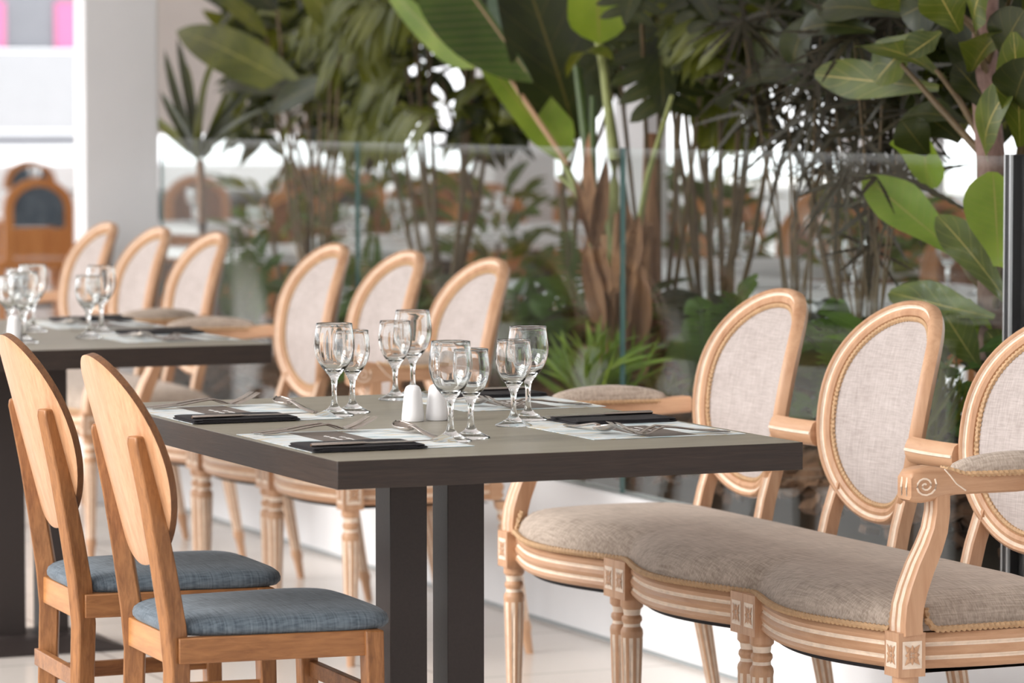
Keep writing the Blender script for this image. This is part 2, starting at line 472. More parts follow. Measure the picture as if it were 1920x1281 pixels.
def turned_leg(b, x, y, splay=(0, 0), ztop=.366, n=36, k=1.0):
    fl = [(.366, .0215), (.350, .0215), (.345, .017), (.334, .0155), (.330, .019), (.324, .0195), (.318, .016), (.312, .0165), (.306, .0205), (.300, .0215), (.292, .0205)]
    prof = [(r, z, 0) for z, r in fl]
    for i in range(13):
        t = i/12; prof.append((.0208-.0068*t, .286-.206*t, 1 if 0 < i < 12 else 0))
    prof += [(.0150, .074, 0), (.0165, .066, 0), (.0150, .058, 0), (.0125, .052, 0), (.0105, .02, 0), (.0095, 0, 0)]
    R = []
    for r, z, f in prof:
        cx = x+splay[0]*(1-z/.366); cy = y+splay[1]*(1-z/.366); ring = []
        for j in range(n):
            a = 2*PI*j/n; q = r*k*(1 - (.13*max(0, math.cos(9*a))**1.0 if f else 0))
            ring.append(V(cx+q*math.cos(a), cy+q*math.sin(a), z*ztop/.366))
        R.append(ring)
    def mm(i, j):
        if 10 <= i < 23: return 1 if math.cos(9*2*PI*(j+.5)/n) > .55 else 0
        return 1 if i in (2, 6) else 0
    b.rings(list(reversed(R)), True, False, True, lambda i, j: mm(len(R)-2-i, j))
def rosette(b, c, ax, ay, az, s):
    # carved flower in a square field: rim, petals, centre
    T = lambda u, v, d: c+ax*u+ay*v+az*d
    h = s*.9
    b.add([T(-h, -h*1.25, .0006), T(h, -h*1.25, .0006), T(h, h*1.25, .0006), T(-h, h*1.25, .0006)], [(0, 1, 2, 3)], 1)
    for k in range(4):
        for base, L, w, d in ((k*PI/2, .78, .30, .0022), (k*PI/2+PI/4, 1.12, .20, .0016)):
            ca, sa = math.cos(base), math.sin(base); vs = []
            for (p, q, e) in ((.14, 0, .3), (.45, w, .6), (.9, 0, .4), (.45, -w, .6), (.5, 0, 1.2)):
                u = (p*ca-q*sa)*L*s; v = (p*sa+q*ca)*L*s*1.18
                vs.append(T(u, v, .0008+d*e))
            b.add(vs, [(0, 3, 4), (3, 2, 4), (2, 1, 4), (1, 0, 4)], 0)
    b.add([T(.13*s*math.cos(a), .13*s*math.sin(a), .003) for a in [PI*i/4 for i in range(8)]], [tuple(range(8))], 0)
def rail_x(u):                                          # plan of the scalloped front rail
    s = (u/LOBE) % 1.0
    return -.058*(.5-.5*math.cos(2*PI*s))**.62
RPROF = [(-.022, .370), (0, .370), (.008, .373), (.0125, .380), (.0105, .386), (.0075, .389), (.011, .393), (.0135, .401), (.0105, .408), (.0075, .411), (.011, .415), (.012, .422), (.006, .430), (-.022, .430)]
RM = [0, 0, 0, 0, 1, 1, 0, 0, 1, 1, 0, 0, 0, 0]
def sweep_plan(b, pts, m=RM):
    R = []; k = len(pts)
    for i, p in enumerate(pts):
        t = (pts[min(i+1, k-1)]-pts[max(i-1, 0)]).normalized(); o = V(-t.y, t.x, 0)
        R.append([V(p.x, p.y, 0)+o*n+V(0, 0, z) for n, z in RPROF])
    b.rings(R, True, False, True, m)
def make_settee():
    root = empty('settee')
    L = 3*LOBE
    for k in range(3): make_back(root, (k+.5)*LOBE-.013*0)
    b = MB()
    for k in range(3):                                  # scalloped front rail
        pts = []
        for i in range(29):
            u = k*LOBE+.026+(LOBE-.052)*i/28
            pts.append(V(rail_x(u)+.012, u, 0))
        sweep_plan(b, pts)
    b.build('front_rail', [OAKX, WASH], root)
    b = MB()
    for u, s in ((0, 1), (L, -1)):
        pts = [V(.03+.345*i/12, u+s*(.016-.016*math.sin(PI*i/12)), 0) for i in range(13)]
        sweep_plan(b, pts if s < 0 else list(reversed(pts)))
    sweep_plan(b, [V(.375, L*(i/8), 0) for i in range(8, -1, -1)])
    b.build('side_rail', [OAKX, WASH], root)
    for k in range(4):                                  # carved blocks
        u = k*LOBE; cs = (u,) if k in (0, 3) else (u-.0235, u+.0235)
        b = MB()
        for c in cs:
            b.box(-.024, .026, c-.023, c+.023, .364, .436)
        for c in cs:
            rosette(b, V(-.024, c, .4), V(0, 1, 0), V(0, 0, 1), V(-1, 0, 0), .019)
        if k == 0: rosette(b, V(.001, u-.023, .4), V(1, 0, 0), V(0, 0, 1), V(0, -1, 0), .020)
        if k == 3: rosette(b, V(.001, u+.023, .4), V(1, 0, 0), V(0, 0, 1), V(0, 1, 0), .020)
        b.build('carved_block', [OAK, WASH], root, 0, False)
        for c in cs:
            b = MB(); turned_leg(b, 0.002, c); b.build('leg', [OAK, WASH], root)
    for k in range(4):
        u = k*LOBE+(.02 if k == 0 else -.02 if k == 3 else 0)
        b = MB(); turned_leg(b, .392, u, (.07, 0), .366); b.build('leg', [OAK, WASH], root)
    # rear top rails between the ovals
    for k in (1, 2):
        b = MB(); pts = [V(XC-.078-.006*math.sin(PI*i/6), k*LOBE-.082+.164*i/6, .668) for i in range(7)]
        b.tube(pts, (.024, .015), 10, False, 0, up=V(1, 0, 0))
        b.tube([p+V(-.0135, 0, .001) for p in pts], (.0035, .004), 6, False, 1, up=V(1, 0, 0))
        b.build('back_rail', [OAKX, WASH], root)
    # seat cushion with the scalloped front
    b = MB(); nu, nv = 110, 26; top = []
    for i in range(nu+1):
        uu = .5-.5*math.cos(PI*i/nu); uu = .6*uu+.4*i/nu; u = .012+(L-.024)*uu; row = []
        s = (u/LOBE) % 1
        xf = -.060*(.5-.5*math.cos(2*PI*u/LOBE))**.62+.002
        xb = .385
        for j in range(nv+1):
            vv = .5-.5*math.cos(PI*j/nv); vv = .5*vv+.5*j/nv; x = xf+(xb-xf)*vv
            d = min((x-xf), (xb-x), (u-.012), (L-.012-u)); q = min(1, max(0, d)/.075)
            z = .432+.052*math.sqrt(max(0, 1-(1-q)**2))+.016*math.sin(PI*vv)**.8*min(1, min(u, L-u)/.2)
            row.append(V(x, u, z))
        top.append(row)
    b.rings(top, False, False, False)
    b.build('seat_cushion', LINEN_D, root, angle=80)
    b = MB(); path = []
    for i in range(150):
        u = .03+(L-.06)*i/149; path.append(V(-.060*(.5-.5*math.cos(2*PI*u/LOBE))**.62-.003, u, .4365))
    b.cord(path, .0058, .010, False, 0, 6, 4)
    for u, sg in ((.008, 1), (L-.008, -1)):
        b.cord([V(.045, u+sg*.002, .47), V(.043, u-sg*.006, .452), V(.052, u-sg*.011, .439)]+[V(.06+.31*i/10, u-sg*.012, .4365) for i in range(11)], .0058, .010, False, 0, 6, 4)
        b.cord([V(-.006, u+sg*.024, .438), V(-.004, u+sg*.026, .455), V(.004, u+sg*.027, .478)], .0058, .010, False, 0, 6, 4)
    b.build('seat_cord', ROPE, root)
    b = MB(); P = []
    for i in range(61):
        u = .02+(L-.04)*i/60; P.append((rail_x(u)+.022, u))
    vs = [V(x, u, z) for z in (.362, .369) for x, u in P]+[V(.36, P[0][1], .362), V(.36, P[-1][1], .362)]
    fs = [(i, i+1, 61+i+1, 61+i) for i in range(60)]+[tuple(list(range(61))+[123, 122])]
    b.add(vs, fs); b.build('dust_cover', BLACKC, root, smooth=False)
    # arms
    for u, s in ((0.0, -1), (L, 1)):
        b = MB()
        path = [(.002, .432, .026, .018), (.001, .45, .026, .0175), (.004, .478, .0255, .0175), (.012, .505, .0245, .017), (.026, .54, .0235, .0165), (.042, .572, .0225, .0155), (.053, .600, .0215, .0145), (.058, .63, .021, .0135), (.058, .668, .021, .013)]
        R = []
        for i, (x, z, wy, wx) in enumerate(path):
            a, c = path[max(i-1, 0)], path[min(i+1, len(path)-1)]
            t = V(c[0]-a[0], 0, c[1]-a[1]).normalized(); o = V(-t.z, 0, t.x)   # towards the front
            pr = []
            for q, d in ((-1, -1), (1, -1), (1, .8), (.82, 1), (.55, 1), (.42, .76), (.25, .76), (.14, 1), (-.14, 1), (-.25, .76), (-.42, .76), (-.55, 1), (-.82, 1), (-1, .8)):
                pr.append(V(x, u+q*wy, z)+o*(d*wx))
            R.append(pr)
        b.rings(R, True, False, True, [0, 0, 0, 0, 1, 1, 1, 0, 1, 1, 1, 0, 0, 0])
        b.build('arm_post', [OAK, WASH], root)
        b = MB()
        apath = [(-.002, .672, .020), (.004, .674, .026), (.02, .675, .0285), (.04, .677, .028), (.06, .678, .024), (.085, .676, .0185), (.12, .674, .0165), (.2, .674, .0165), (.30, .678, .0165), (.365, .684, .0165)]
        R = []
        for i, (x, z, hz) in enumerate(apath):
            k = 0 if i < 3 else (x-.02)
            yy = u-s*(.05*max(0, (x-.2)/.165)**2 if x > .2 else 0)
            wy = .022
            pr = [V(x, yy+q*wy, z+d*hz) for q, d in ((-1, -.75), (-.75, -1), (.75, -1), (1, -.75), (1, .75), (.75, 1), (-.75, 1), (-1, .75))]
            R.append(pr)
        b.rings(R, True, False, True, 0)
        for sd in (-1, 1):                              # carved scroll on the cheeks
            sp = []
            for i in range(26):
                a = -i*.5+.6; r = .0185*(1-i/27)
                sp.append(V(.024+r*math.cos(a)*1.15, u+sd*.0222, .675+r*math.sin(a)))
            b.tube(sp, .0018, 5, False, 1)
            b.tube([V(.06, u+sd*.022, .70), V(.07, u+sd*.022, .69), V(.082, u+sd*.022, .676), V(.10, u+sd*.022, .664)], .0014, 5, False, 1)
        for q in (-.008, .008):
            b.tube([V(-.0015, u+q, .658), V(-.0035, u+q, .672), V(-.001, u+q, .688)], .002, 5, False, 1)
        arm = b.build('armrest', [OAKX, WASH], root, angle=50)
        b = MB(); R = []
        for i in range(21):
            t = i/20; x = .078+.255*t; e = math.sin(PI*min(1, max(0.0, t)))**.35 if 0 < t < 1 else 0.12
            yy = u-s*(.05*max(0, (x-.2)/.165)**2 if x > .2 else 0)
            R.append([V(x, yy-.027*e*math.cos(a) if True else 0, .690+(.034*e)*math.sin(a)) for a in [PI*j/12 for j in range(13)]])
        b.rings(R, False, False, False, 0)
        b.add(R[0], [tuple(range(13))]); b.add(R[-1], [tuple(range(12, -1, -1))])
        b.build('arm_pad', LINEN_D, arm, angle=80)
        b = MB(); pts = []
        for sd in (-1, 1):
            rr = [(.078+.255*i/12) for i in range(13)]
            if sd > 0: rr.reverse()
            for x in rr:
                t = (x-.078)/.255; e = max(.35, math.sin(PI*min(1, max(0, t)))**.35) if 0 < t < 1 else .35
                yy = u-s*(.05*max(0, (x-.2)/.165)**2 if x > .2 else 0)
                pts.append(V(x+(-.004 if t < .02 else 0), yy+sd*.0275*e, .6905+(.008 if t < .02 else 0)))
        b.cord(pts, .0052, .0095, True, 0, 6, 4)
        b.build('arm_cord', ROPE, arm)
    return root
settee = make_settee()
place(settee, True, (.98, -.013, 0), 0, 'limed oak settee with three oval linen backs, nearest, in sharp focus at right', 'sofa', 'settees along the planter')
place(settee, False, (1.06, 2.68, 0), 0, 'middle settee with three oval backs, behind the far end of the front table', 'sofa', 'settees along the planter')
place(settee, False, (1.07, 4.72, 0), 0, 'farthest blurred settee with three oval backs, in front of the white pillar', 'sofa', 'settees along the planter')

# ------------------------------------------------------------------ tables
def make_table():
    root = empty('dining_table')
    T = .0441
    b = MB(); b.box(-.4, .4, -.6, .6, .75-T, .75, [0, 1, 0, 0, 0, 0]); b.build('tabletop', [WENGE, WENGE_SHEEN], root, .0012)
    for x in (-.053, .053):
        b = MB(); b.box(x-.034, x+.034, -.034, .034, .012, .75-T); b.build('column', POST, root, .0015)
    b = MB(); b.box(-.2, .2, -.16, .16, 0, .006)
    b.rings([[V(sx*k, sy*k*.8, z) for sx, sy in ((-1, -1), (1, -1), (1, 1), (-1, 1))] for k, z in ((.2, .006), (.12, .03), (.10, .034))])
    b.build('base_plate', POST, root, 0, False)
    return root
table = make_table()
T1 = (.4, .603, 0)
T2 = (.475, 3.29, -.0)
place(table, True, T1, 0, 'dark wenge table in front with square columns, laid for four', 'table', 'laid dining tables')
t2 = place(table, False, T2, 0, 'dark blurred table farther back at left, laid with glasses', 'table', 'laid dining tables')

# ------------------------------------------------------------------ dining chairs (faces +x, origin at the seat centre)
def make_chair():
    root = empty('dining_chair')
    b = MB(); nu, nv = 22, 22; top = []; R = []
    def outline(t):
        a = 2*PI*t; c, s = math.cos(a), math.sin(a); n = 5.0
        x = sup(c, n)*.187; y = sup(s, n)*(.167+.017*x/.187)
        return x, y
    N = 64
    def ring(k, z): return [V(outline(i/N)[0]*k+.0, outline(i/N)[1]*k, z) for i in range(N)]
    prof = [(.90, .452), (.975, .4525), (1.0, .458), (1.003, .464), (.99, .471), (.95, .477), (.88, .4815), (.72, .485), (.5, .487), (.25, .488), (.02, .488)]
    b.rings([ring(k, z) for k, z in prof], True, False, True)
    b.build('seat_cushion', BLUE, root, angle=80)
    b = MB()
    for s in (-1, 1):
        b = MB(); b.rings([[V(x, s*y-.011, .4115), V(x, s*y+.011, .4115), V(x, s*y+.011, .4525), V(x, s*y-.011, .4525)] for x, y in ((-.18, .148), (.135, .166))])
        b.build('seat_rail', BEECHX, root, .002)
    b = MB(); b.box(.128, .148, -.16, .16, .413, .4525); b.build('seat_rail', BEECHY, root, .002)
    b = MB(); b.box(-.186, -.166, -.14, .14, .405, .4525); b.build('seat_rail', BEECHY, root, .002)
    path = [(-.208, 0, .8), (-.196, .2, .95), (-.190, .40, 1), (-.196, .47, 1), (-.210, .56, .95), (-.228, .66, .85), (-.250, .760, .7), (-.2515, .772, .55)]
    for s in (-1, 1):
        R = []
        for x, z, k in path:
            c = V(x+.012+(.006 if s > 0 else 0), s*(.130-.02*max(0, (z-.45)))-.008, z); a = math.radians(20)*-s
            ex = V(math.cos(a), math.sin(a), 0); ey = V(-math.sin(a), math.cos(a), 0)
            hx, hy = .0175*k, .0145*(.75+.25*k)
            R.append([c+ex*(p*hx)+ey*(q*hy) for p, q in ((-1, -1), (1, -1), (1, 1), (-1, 1))])
        b = MB(); b.rings(R, True); b.build('leg', BEECH, root, .003, angle=30)
        R = []
        for z, x, k in ((0, .148, .72), (.2, .144, .9), (.452, .138, 1)):
            R.append([V(x+p*.0155*k, s*(.166)+q*.0185*k, z) for p, q in ((-1, -1), (1, -1), (1, 1), (-1, 1))])
        b = MB(); b.rings(R, True); b.build('leg', BEECH, root, .003, angle=30)
    b = MB(); b.box(.139, .153, -.165, .165, .330, .357)
    b.build('stretcher', BEECHX, root, .0015)
    b = MB(); b.box(-.199, -.185, -.13, .13, .292, .322)
    b.build('stretcher', BEECHX, root, .0015)
    for s in (-1, 1):
        b = MB(); b.rings([[V(x, s*y-.007, .262), V(x, s*y+.007, .262), V(x, s*y+.007, .29), V(x, s*y-.007, .29)] for x, y in ((-.185, .14), (.14, .166))]); b.build('stretcher', BEECHX, root, .0015)
    # round plywood back, bowed, leaning back
    b = MB(); N = 64; rows = []
    def bp(th, k, off):
        y = .176*k*math.cos(th); z = .170*k*math.sin(th)
        p = V(-.240-.263*z+1.087*y*y, y, .722+z)
        n = V(1, -2.17*y, .263).normalized()
        return p+n*off
    fr = [.97, 1.0]
    front = [[bp(2*PI*i/N, k, .0165) for i in range(N)] for k in (.02, .3, .6, .85, .97)]
    edge = [[bp(2*PI*i/N, 1.0, o) for i in range(N)] for o in (.0145, .0015)]
    back = [[bp(2*PI*i/N, k, 0.0) for i in range(N)] for k in (.975, .85, .6, .3, .02)]
    allr = front+edge+back
    b.rings(allr, True, False, True, lambda i, j: 1 if i in (4, 5) else 0)
    b.build('back_panel', [PLY, PLYE], root, angle=50)
    return root
chair = make_chair()
place(chair, True, (.022, .425, 0), math.radians(-2), 'wooden chair with round ply back and blue-grey seat, nearest the camera', 'chair', 'chairs at the front table')
place(chair, False, (.045, .99, 0), math.radians(-2.5), 'wooden chair with round ply back cut by the left edge, second along the table', 'chair', 'chairs at the front table')
# ------------------------------------------------------------------ things on the tables
def wine_profile(H, R, rim, foot, bowl):
    # outer then inner, from the foot centre up and back down: one closed shell
    zb = H-bowl
    out = [(.001, .0004), (foot*.96, .0004), (foot, .0016), (foot*.97, .003), (foot*.62, .008), (foot*.34, .0135), (.0062, .02), (.0050, .027), (.0045, .035), (.0047, zb-.02), (.006, zb-.011), (.010, zb-.003), (R*.46, zb+.004)]
    for t, k in ((.12, .62), (.22, .78), (.34, .91), (.46, .98), (.56, 1.0), (.68, .985), (.8, .945), (.9, .905)):
        out.append((R*k, zb+bowl*t))
    out += [(rim+.0003, H-.0014), (rim+.0001, H-.0005), (rim-.0006, H), (rim-.0013, H-.0005), (rim-.0015, H-.0014)]
    for t, k in ((.9, .905), (.8, .945), (.68, .985), (.56, 1.0), (.46, .98), (.34, .905), (.22, .77), (.13, .60)):
        out.append((R*k-.0014, zb+bowl*t))
    out += [(R*.36, zb+bowl*.075), (R*.18, zb+bowl*.055), (.0008, zb+bowl*.05)]
    return out
def make_glass(H, R, rim, foot, bowl):
    root = empty('wine_glass')
    b = MB(); pr = wine_profile(H, R, rim, foot, bowl); inner = 26
    def mod(a, i):
        z = pr[i][1]; t = (z-(H-bowl))/bowl
        return 1-(.012*math.sin(PI*min(1, max(0, t)))*(.5+.5*math.cos(9*a)) if i >= inner and 0 < t < .95 else 0)
    b.lathe(pr, 50, V(0, 0, 0), mod)
    b.build('glass_body', GLASS, root, angle=60)
    return root
big = make_glass(.162, .0355, .0315, .0345, .088)
small = make_glass(.146, .0310, .0282, .0315, .078)
used = {}
def put(proto, loc, rz, label, cat, group=None):
    first = proto.name not in used; used[proto.name] = 1
    return place(proto, first, loc, rz, label, cat, group)
Z = .75
G1 = 'wine glasses on the front table'
for (px, py, k, lab) in (
    (845, 828, 1, 'large stemmed wine glass nearest the camera on the front table, right of the shakers'),
    (883, 822, 0, 'small wine glass tucked behind the large one nearest the camera'),
    (627, 780, 1, 'large wine glass at the left of the front table, leftmost of its eight glasses'),
    (661, 774, 0, 'small wine glass just right of the leftmost large glass'),
    (741, 750, 0, 'small wine glass behind the white shakers, left of its pair'),
    (774, 745, 1, 'large wine glass behind the white shakers, tallest in the photo'),
    (963, 799, 0, 'small wine glass in front of the rightmost large glass'),
    (990, 788, 1, 'large wine glass farthest right on the front table')):
    p = atz(px, py, Z)
    put(big if k else small, (p.x, p.y, Z), random.uniform(0, 6), lab, 'glass', G1)
def make_shaker():
    root = empty('salt_shaker')
    b = MB(); b.lathe([(.001, .0005), (.0185, .0005), (.0195, .003), (.019, .012), (.0172, .03), (.0152, .046), (.0140, .054), (.0115, .0595), (.007, .0622), (.0005, .063)], 32)
    body = b.build('body', PORC, root, angle=60)
    b = MB()
    for i in range(3):
        a = 2*PI*i/3; b.lathe([(.0001, .0633), (.0009, .0632), (.0009, .0615)], 8, V(.003*math.cos(a), .003*math.sin(a), -.0002))
    b.build('pour_hole', BLACKC, body)
    return root
shaker = make_shaker()
for (px, py, lab) in ((774, 790, 'white porcelain shaker on the front table, left one of the pair'), (819, 788, 'white porcelain shaker partly behind the nearest wine glass')):
    p = atz(px, py, Z); put(shaker, (p.x, p.y, Z), 0, lab, 'shaker', 'shakers on the front table')
# one cover, in a frame where +a points from the diner to the table centre and +b to the diner's left
def make_mat():
    root = empty('placemat')
    b = MB(); b.box(0, .275, -.175, .175, .0004, .0012); b.build('sheet', PRINT, root)
    b = MB(); b.box(.085, .172, -.03, .165, .0012, .0015); b.build('dark_band', TAUPE, root)
    b = MB(); random.seed(5)
    for row, (b0, b1, ac) in enumerate(((.02, -.015, .118), (.0, -.025, .138))):
        for w in range(2):
            pts = []
            n = 26
            for i in range(n):
                t = i/(n-1); pts.append(V(ac+.012*w*0+.0045*math.sin(t*34+row)*(.5+.5*math.sin(t*9+w)), b0+(.06-.03*w) - (.05)*t-(.0 if w == 0 else .05)*0, .0019))
            b.tube(pts, (.0009, .0003), 4)
    b.build('script_lettering', INK, root)
    return root
def strip(b, pts, m=0):
    # pts: (a, b, z, half width, half thickness)
    R = [[V(a, q-w, z), V(a, q-w*.7, z+h), V(a, q, z+h*1.2), V(a, q+w*.7, z+h), V(a, q+w, z), V(a, q+w*.7, z-h), V(a, q, z-h*1.2), V(a, q-w*.7, z-h)] for a, q, z, w, h in pts]
    b.rings(R)
def make_fork():
    root = empty('fork'); b = MB()
    strip(b, [(0, 0, .0025, .006, .0008), (.006, 0, .0028, .0085, .0011), (.05, 0, .006, .0068, .0013), (.095, 0, .0125, .0042, .0014), (.118, 0, .0145, .0034, .0015), (.132, 0, .0105, .004, .0013), (.145, 0, .0055, .0085, .0009), (.155, 0, .0045, .0115, .0008), (.163, 0, .0052, .0115, .0008)])
    for q in (-.0093, -.0031, .0031, .0093):
        strip(b, [(.161, q, .0052, .0021, .0008), (.175, q, .0095, .0018, .0008), (.190, q, .0165, .0015, .0007), (.203, q, .024, .0008, .0004)])
    b.build('fork_body', STEEL, root); return root
def make_spoon():
    root = empty('spoon'); b = MB()
    strip(b, [(0, 0, .0022, .0055, .0008), (.006, 0, .0025, .0078, .001), (.05, 0, .005, .0062, .0012), (.095, 0, .011, .0036, .0013), (.115, 0, .0135, .003, .0014), (.128, 0, .0125, .004, .0012)])
    R = []
    for i in range(13):
        t = i/12; a = .125+.058*t; w = .0195*math.sin(PI*min(.985, max(.03, t**.9)))**.6
        zc = .0105+.002*(t); R.append([V(a, w*math.cos(PI*j/10), zc+.006*t*t-.0085*math.sin(PI*j/10)*math.sin(PI*min(.97, max(.05, t)))**.6) for j in range(11)])
    b.rings(R, False, False, False)
    b.build('spoon_body', STEEL, root, solid=.0012, angle=80); return root
def make_knife():
    root = empty('knife'); b = MB()
    strip(b, [(0, 0, .0022, .004, .0018), (.004, 0, .0024, .0078, .0026), (.05, 0, .0024, .0068, .0028), (.088, 0, .0024, .006, .0024), (.094, 0, .0022, .0055, .0013), (.10, 0, .0022, .0082, .0008), (.15, .0005, .002, .0092, .0007), (.195, .001, .002, .0085, .0006), (.212, .003, .002, .0045, .0005), (.220, .006, .002, .001, .0004)])
    b.build('knife_body', STEEL, root); return root
def make_napkin():
    root = empty('napkin'); b = MB()
    for k, (a0, a1, b0, b1, z0, z1) in enumerate(((.0, .192, -.058, .058, .0015, .0046), (.002, .188, -.056, .057, .0049, .0080))):
        R = []
        for i in range(15):
            a = a0+(a1-a0)*i/14; lift = .0010*math.sin(i*.7+k)
            c = .007 if i in (0, 14) else 0
            R.append([V(a, b0+c, z0), V(a, b1-c, z0), V(a, b1, (z0+z1)/2), V(a, b1-c, z1+lift*.3), V(a, b0+c, z1+lift*.3), V(a, b0, (z0+z1)/2)])
        b.rings(R)
    b.build('folded_cloth', BLACKC, root); return root
P_MAT, P_FORK, P_SPOON, P_KNIFE, P_NAP = make_mat(), make_fork(), make_spoon(), make_knife(), make_napkin()
def cover(o, rz, z, where, nb, sa, grp, full=True, kb=None):
    c, s = math.cos(rz), math.sin(rz)
    def W(a, q, dz=0): return (o[0]+a*c-q*s, o[1]+a*s+q*c, z+dz)
    put(P_MAT, W(0, 0), rz, 'patterned paper placemat %s' % where, 'placemat', 'placemats'+grp)
    put(P_NAP, W(.0, nb), rz, 'folded black napkin %s' % where, 'napkin', 'black napkins'+grp)
    put(P_KNIFE, W(.004, nb-.034 if kb is None else kb, .0088), rz+.03, 'steel knife on the napkin %s' % where, 'knife', 'knives'+grp)
    if full:
        put(P_FORK, W(.028, .132, .0016), rz+.02, 'inner steel fork %s' % where, 'fork', 'forks'+grp)
        put(P_FORK, W(.022, .158, .0016), rz-.01, 'outer steel fork %s' % where, 'fork', 'forks'+grp)
    put(P_SPOON, W(sa, -.065, .0016), rz+PI/2, 'steel dessert spoon %s' % where, 'spoon', 'spoons'+grp)
FT = ' on the front table'
cover((.012, .320), 0, Z, 'at the left front corner of the front table', -.127, .262, FT)
cover((.012, .892), 0, Z, 'at the left far corner of the front table', -.127, .262, FT)
cover((.783, .345), PI, Z, 'at the right front corner of the front table', -.135, .215, FT)
cover((.812, .945), PI, Z, 'at the right far corner of the front table', -.135, .215, FT)
# the table behind
BT = ' on the back table'
y0 = T2[1]-.6
z2 = Z
cover((T2[0]+.385, y0+.345), PI, z2, 'at the near right corner of the blurred back table', -.135, .215, BT)
cover((T2[0]+.395, y0+.92), PI, z2, 'at the far right corner of the blurred back table', -.135, .215, BT)
for (px, py, k, lab) in ((166, 634, 0, 'blurred small wine glass on the back table, left one of the separate pair'), (190, 625, 1, 'blurred large wine glass on the back table, right one of the separate pair'),
    (45, 643, 1, 'blurred large wine glass at the front of the cluster on the back table'), (18, 634, 0, 'blurred small wine glass at the left of the cluster on the back table'),
    (62, 622, 1, 'blurred large wine glass at the back right of the cluster on the back table'), (36, 615, 0, 'blurred small wine glass at the back of the cluster on the back table')):
    p = atz(px, py, z2); put(big if k else small, (p.x, p.y, z2), random.uniform(0, 6), lab, 'glass', 'wine glasses on the back table')
p = atz(14, 640, z2); put(shaker, (p.x-.0, p.y-.06, z2), 0, 'blurred white shaker at the left edge of the photo on the back table', 'shaker')
# ------------------------------------------------------------------ planting
def sh_ovate(t): return math.sin(PI*min(1, t**.75))**.9
def sh_obov(t): return max(.03, math.sin(PI*min(.999, .04+.96*t**1.35)))**.55*(.5+.5*min(1, t*1.5))
def sh_lance(t): return math.sin(PI*min(1, t**.8))**.8
def sh_strap(t): return min(1, t*8)*(1-t**4)**.8 if t < 1 else 0
def sh_banana(t): return min(1, (t*5)**.6)*(1-t**3.2)**.6 if t < 1 else 0
def leaf(b, base, tip, W, shape=sh_ovate, n=None, bend=.25, fold=.18, ns=8, wav=0.0, m=0, asym=(1, 1), curl=0.0):
    d = (tip-base); L = d.length; d.normalize()
    n = (n or V(-.5, -.6, .6)).normalized()
    s = d.cross(n)
    if s.length < .05: s = d.cross(V(.3, .2, 1))
    s.normalize(); n = s.cross(d).normalized()
    ph = random.uniform(0, 6); cols = (-1, -.5, 0, .5, 1); vs = []; at_ = []
    for i in range(ns+1):
        t = i/ns; w = W/2*shape(min(1, max(.001, t)))
        c = base+d*(L*t)+n*(bend*L*(4*t*(1-t))*.5)-n*(curl*L*t*t)
        for u in cols:
            k = asym[0] if u < 0 else asym[1]
            vs.append(c+s*(u*w*k)+n*(fold*abs(u)*w+wav*w*math.sin(t*9+ph+u*1.5)*abs(u)))
            at_.append((t, u))
    fs = []
    for i in range(ns):
        for j in range(4): a = i*5+j; fs.append((a, a+1, a+6, a+5))
    b.add(vs, fs, m, at_)
def rv(k=1.0): return V(random.uniform(-k, k), random.uniform(-k, k), random.uniform(-k, k))
SOIL = .5
def px_leaf(b, p0, p1, xp, Wpx, shape, **kw):
    x1 = kw.pop('x1', xp)
    a, c = at(p0[0], p0[1], xp), at(p1[0], p1[1], x1)
    k = (a-V(CX, CY, CH)).dot(FW)/FPX
    leaf(b, a, c, Wpx*k, shape, **kw)
def stem_to(b, pts, r0, r1, n=7, m=0):
    k = len(pts); sm = []
    for i in range(k-1):
        for q in range(4): sm.append(pts[i].lerp(pts[i+1], q/4))
    sm.append(pts[-1])
    b.tube(sm, [r0+(r1-r0)*i/(len(sm)-1) for i in range(len(sm))], n, False, m)
def plant(name, label, cat, base, group=None):
    r = empty(name, base); return tag(r, label, cat, group)
def part(b, name, mats, root):
    o = b.build(name, mats, root, angle=60)
    o.location = -root.location
    return o

L_FRESH = leaf_mat('fresh_grass', rgb(140, 164, 70), rgb(92, 124, 44), rgb(150, 170, 90), .35, .45, 0)
# fiddle-leaf fig at the right
random.seed(11)
base = at(1862, 900, 2.08); base.z = SOIL
r = plant('fiddle_leaf_fig', 'fiddle-leaf fig with thick grey trunk and broad leaves at far right', 'plant', base)
b = MB(); tr = [base, at(1862, 560, 2.08), at(1858, 300, 2.08), at(1845, 150, 2.08), at(1850, -60, 2.1)]
stem_to(b, tr, .036, .026, 14)
part(b, 'trunk', TRUNK, r)
for a, c, e in (((1855, 285), (1800, 190), (1755, 130)), ((1852, 150), (1830, 60), (1790, 20)), ((1850, 120), (1880, 40), (1900, -20)), ((1842, 290), (1760, 200), (1690, 120)), ((1845, 60), (1770, 10), (1720, -30)), ((1860, 560), (1820, 520), (1760, 420)), ((1862, 600), (1880, 500), (1875, 420)), ((1860, 640), (1780, 600), (1730, 560))):
    b = MB(); stem_to(b, [at(*a, 2.08), at(*c, 2.04), at(*e, 2.0)], .009, .005, 6)
    part(b, 'branch', CANE, r)
b = MB(); d = MB()
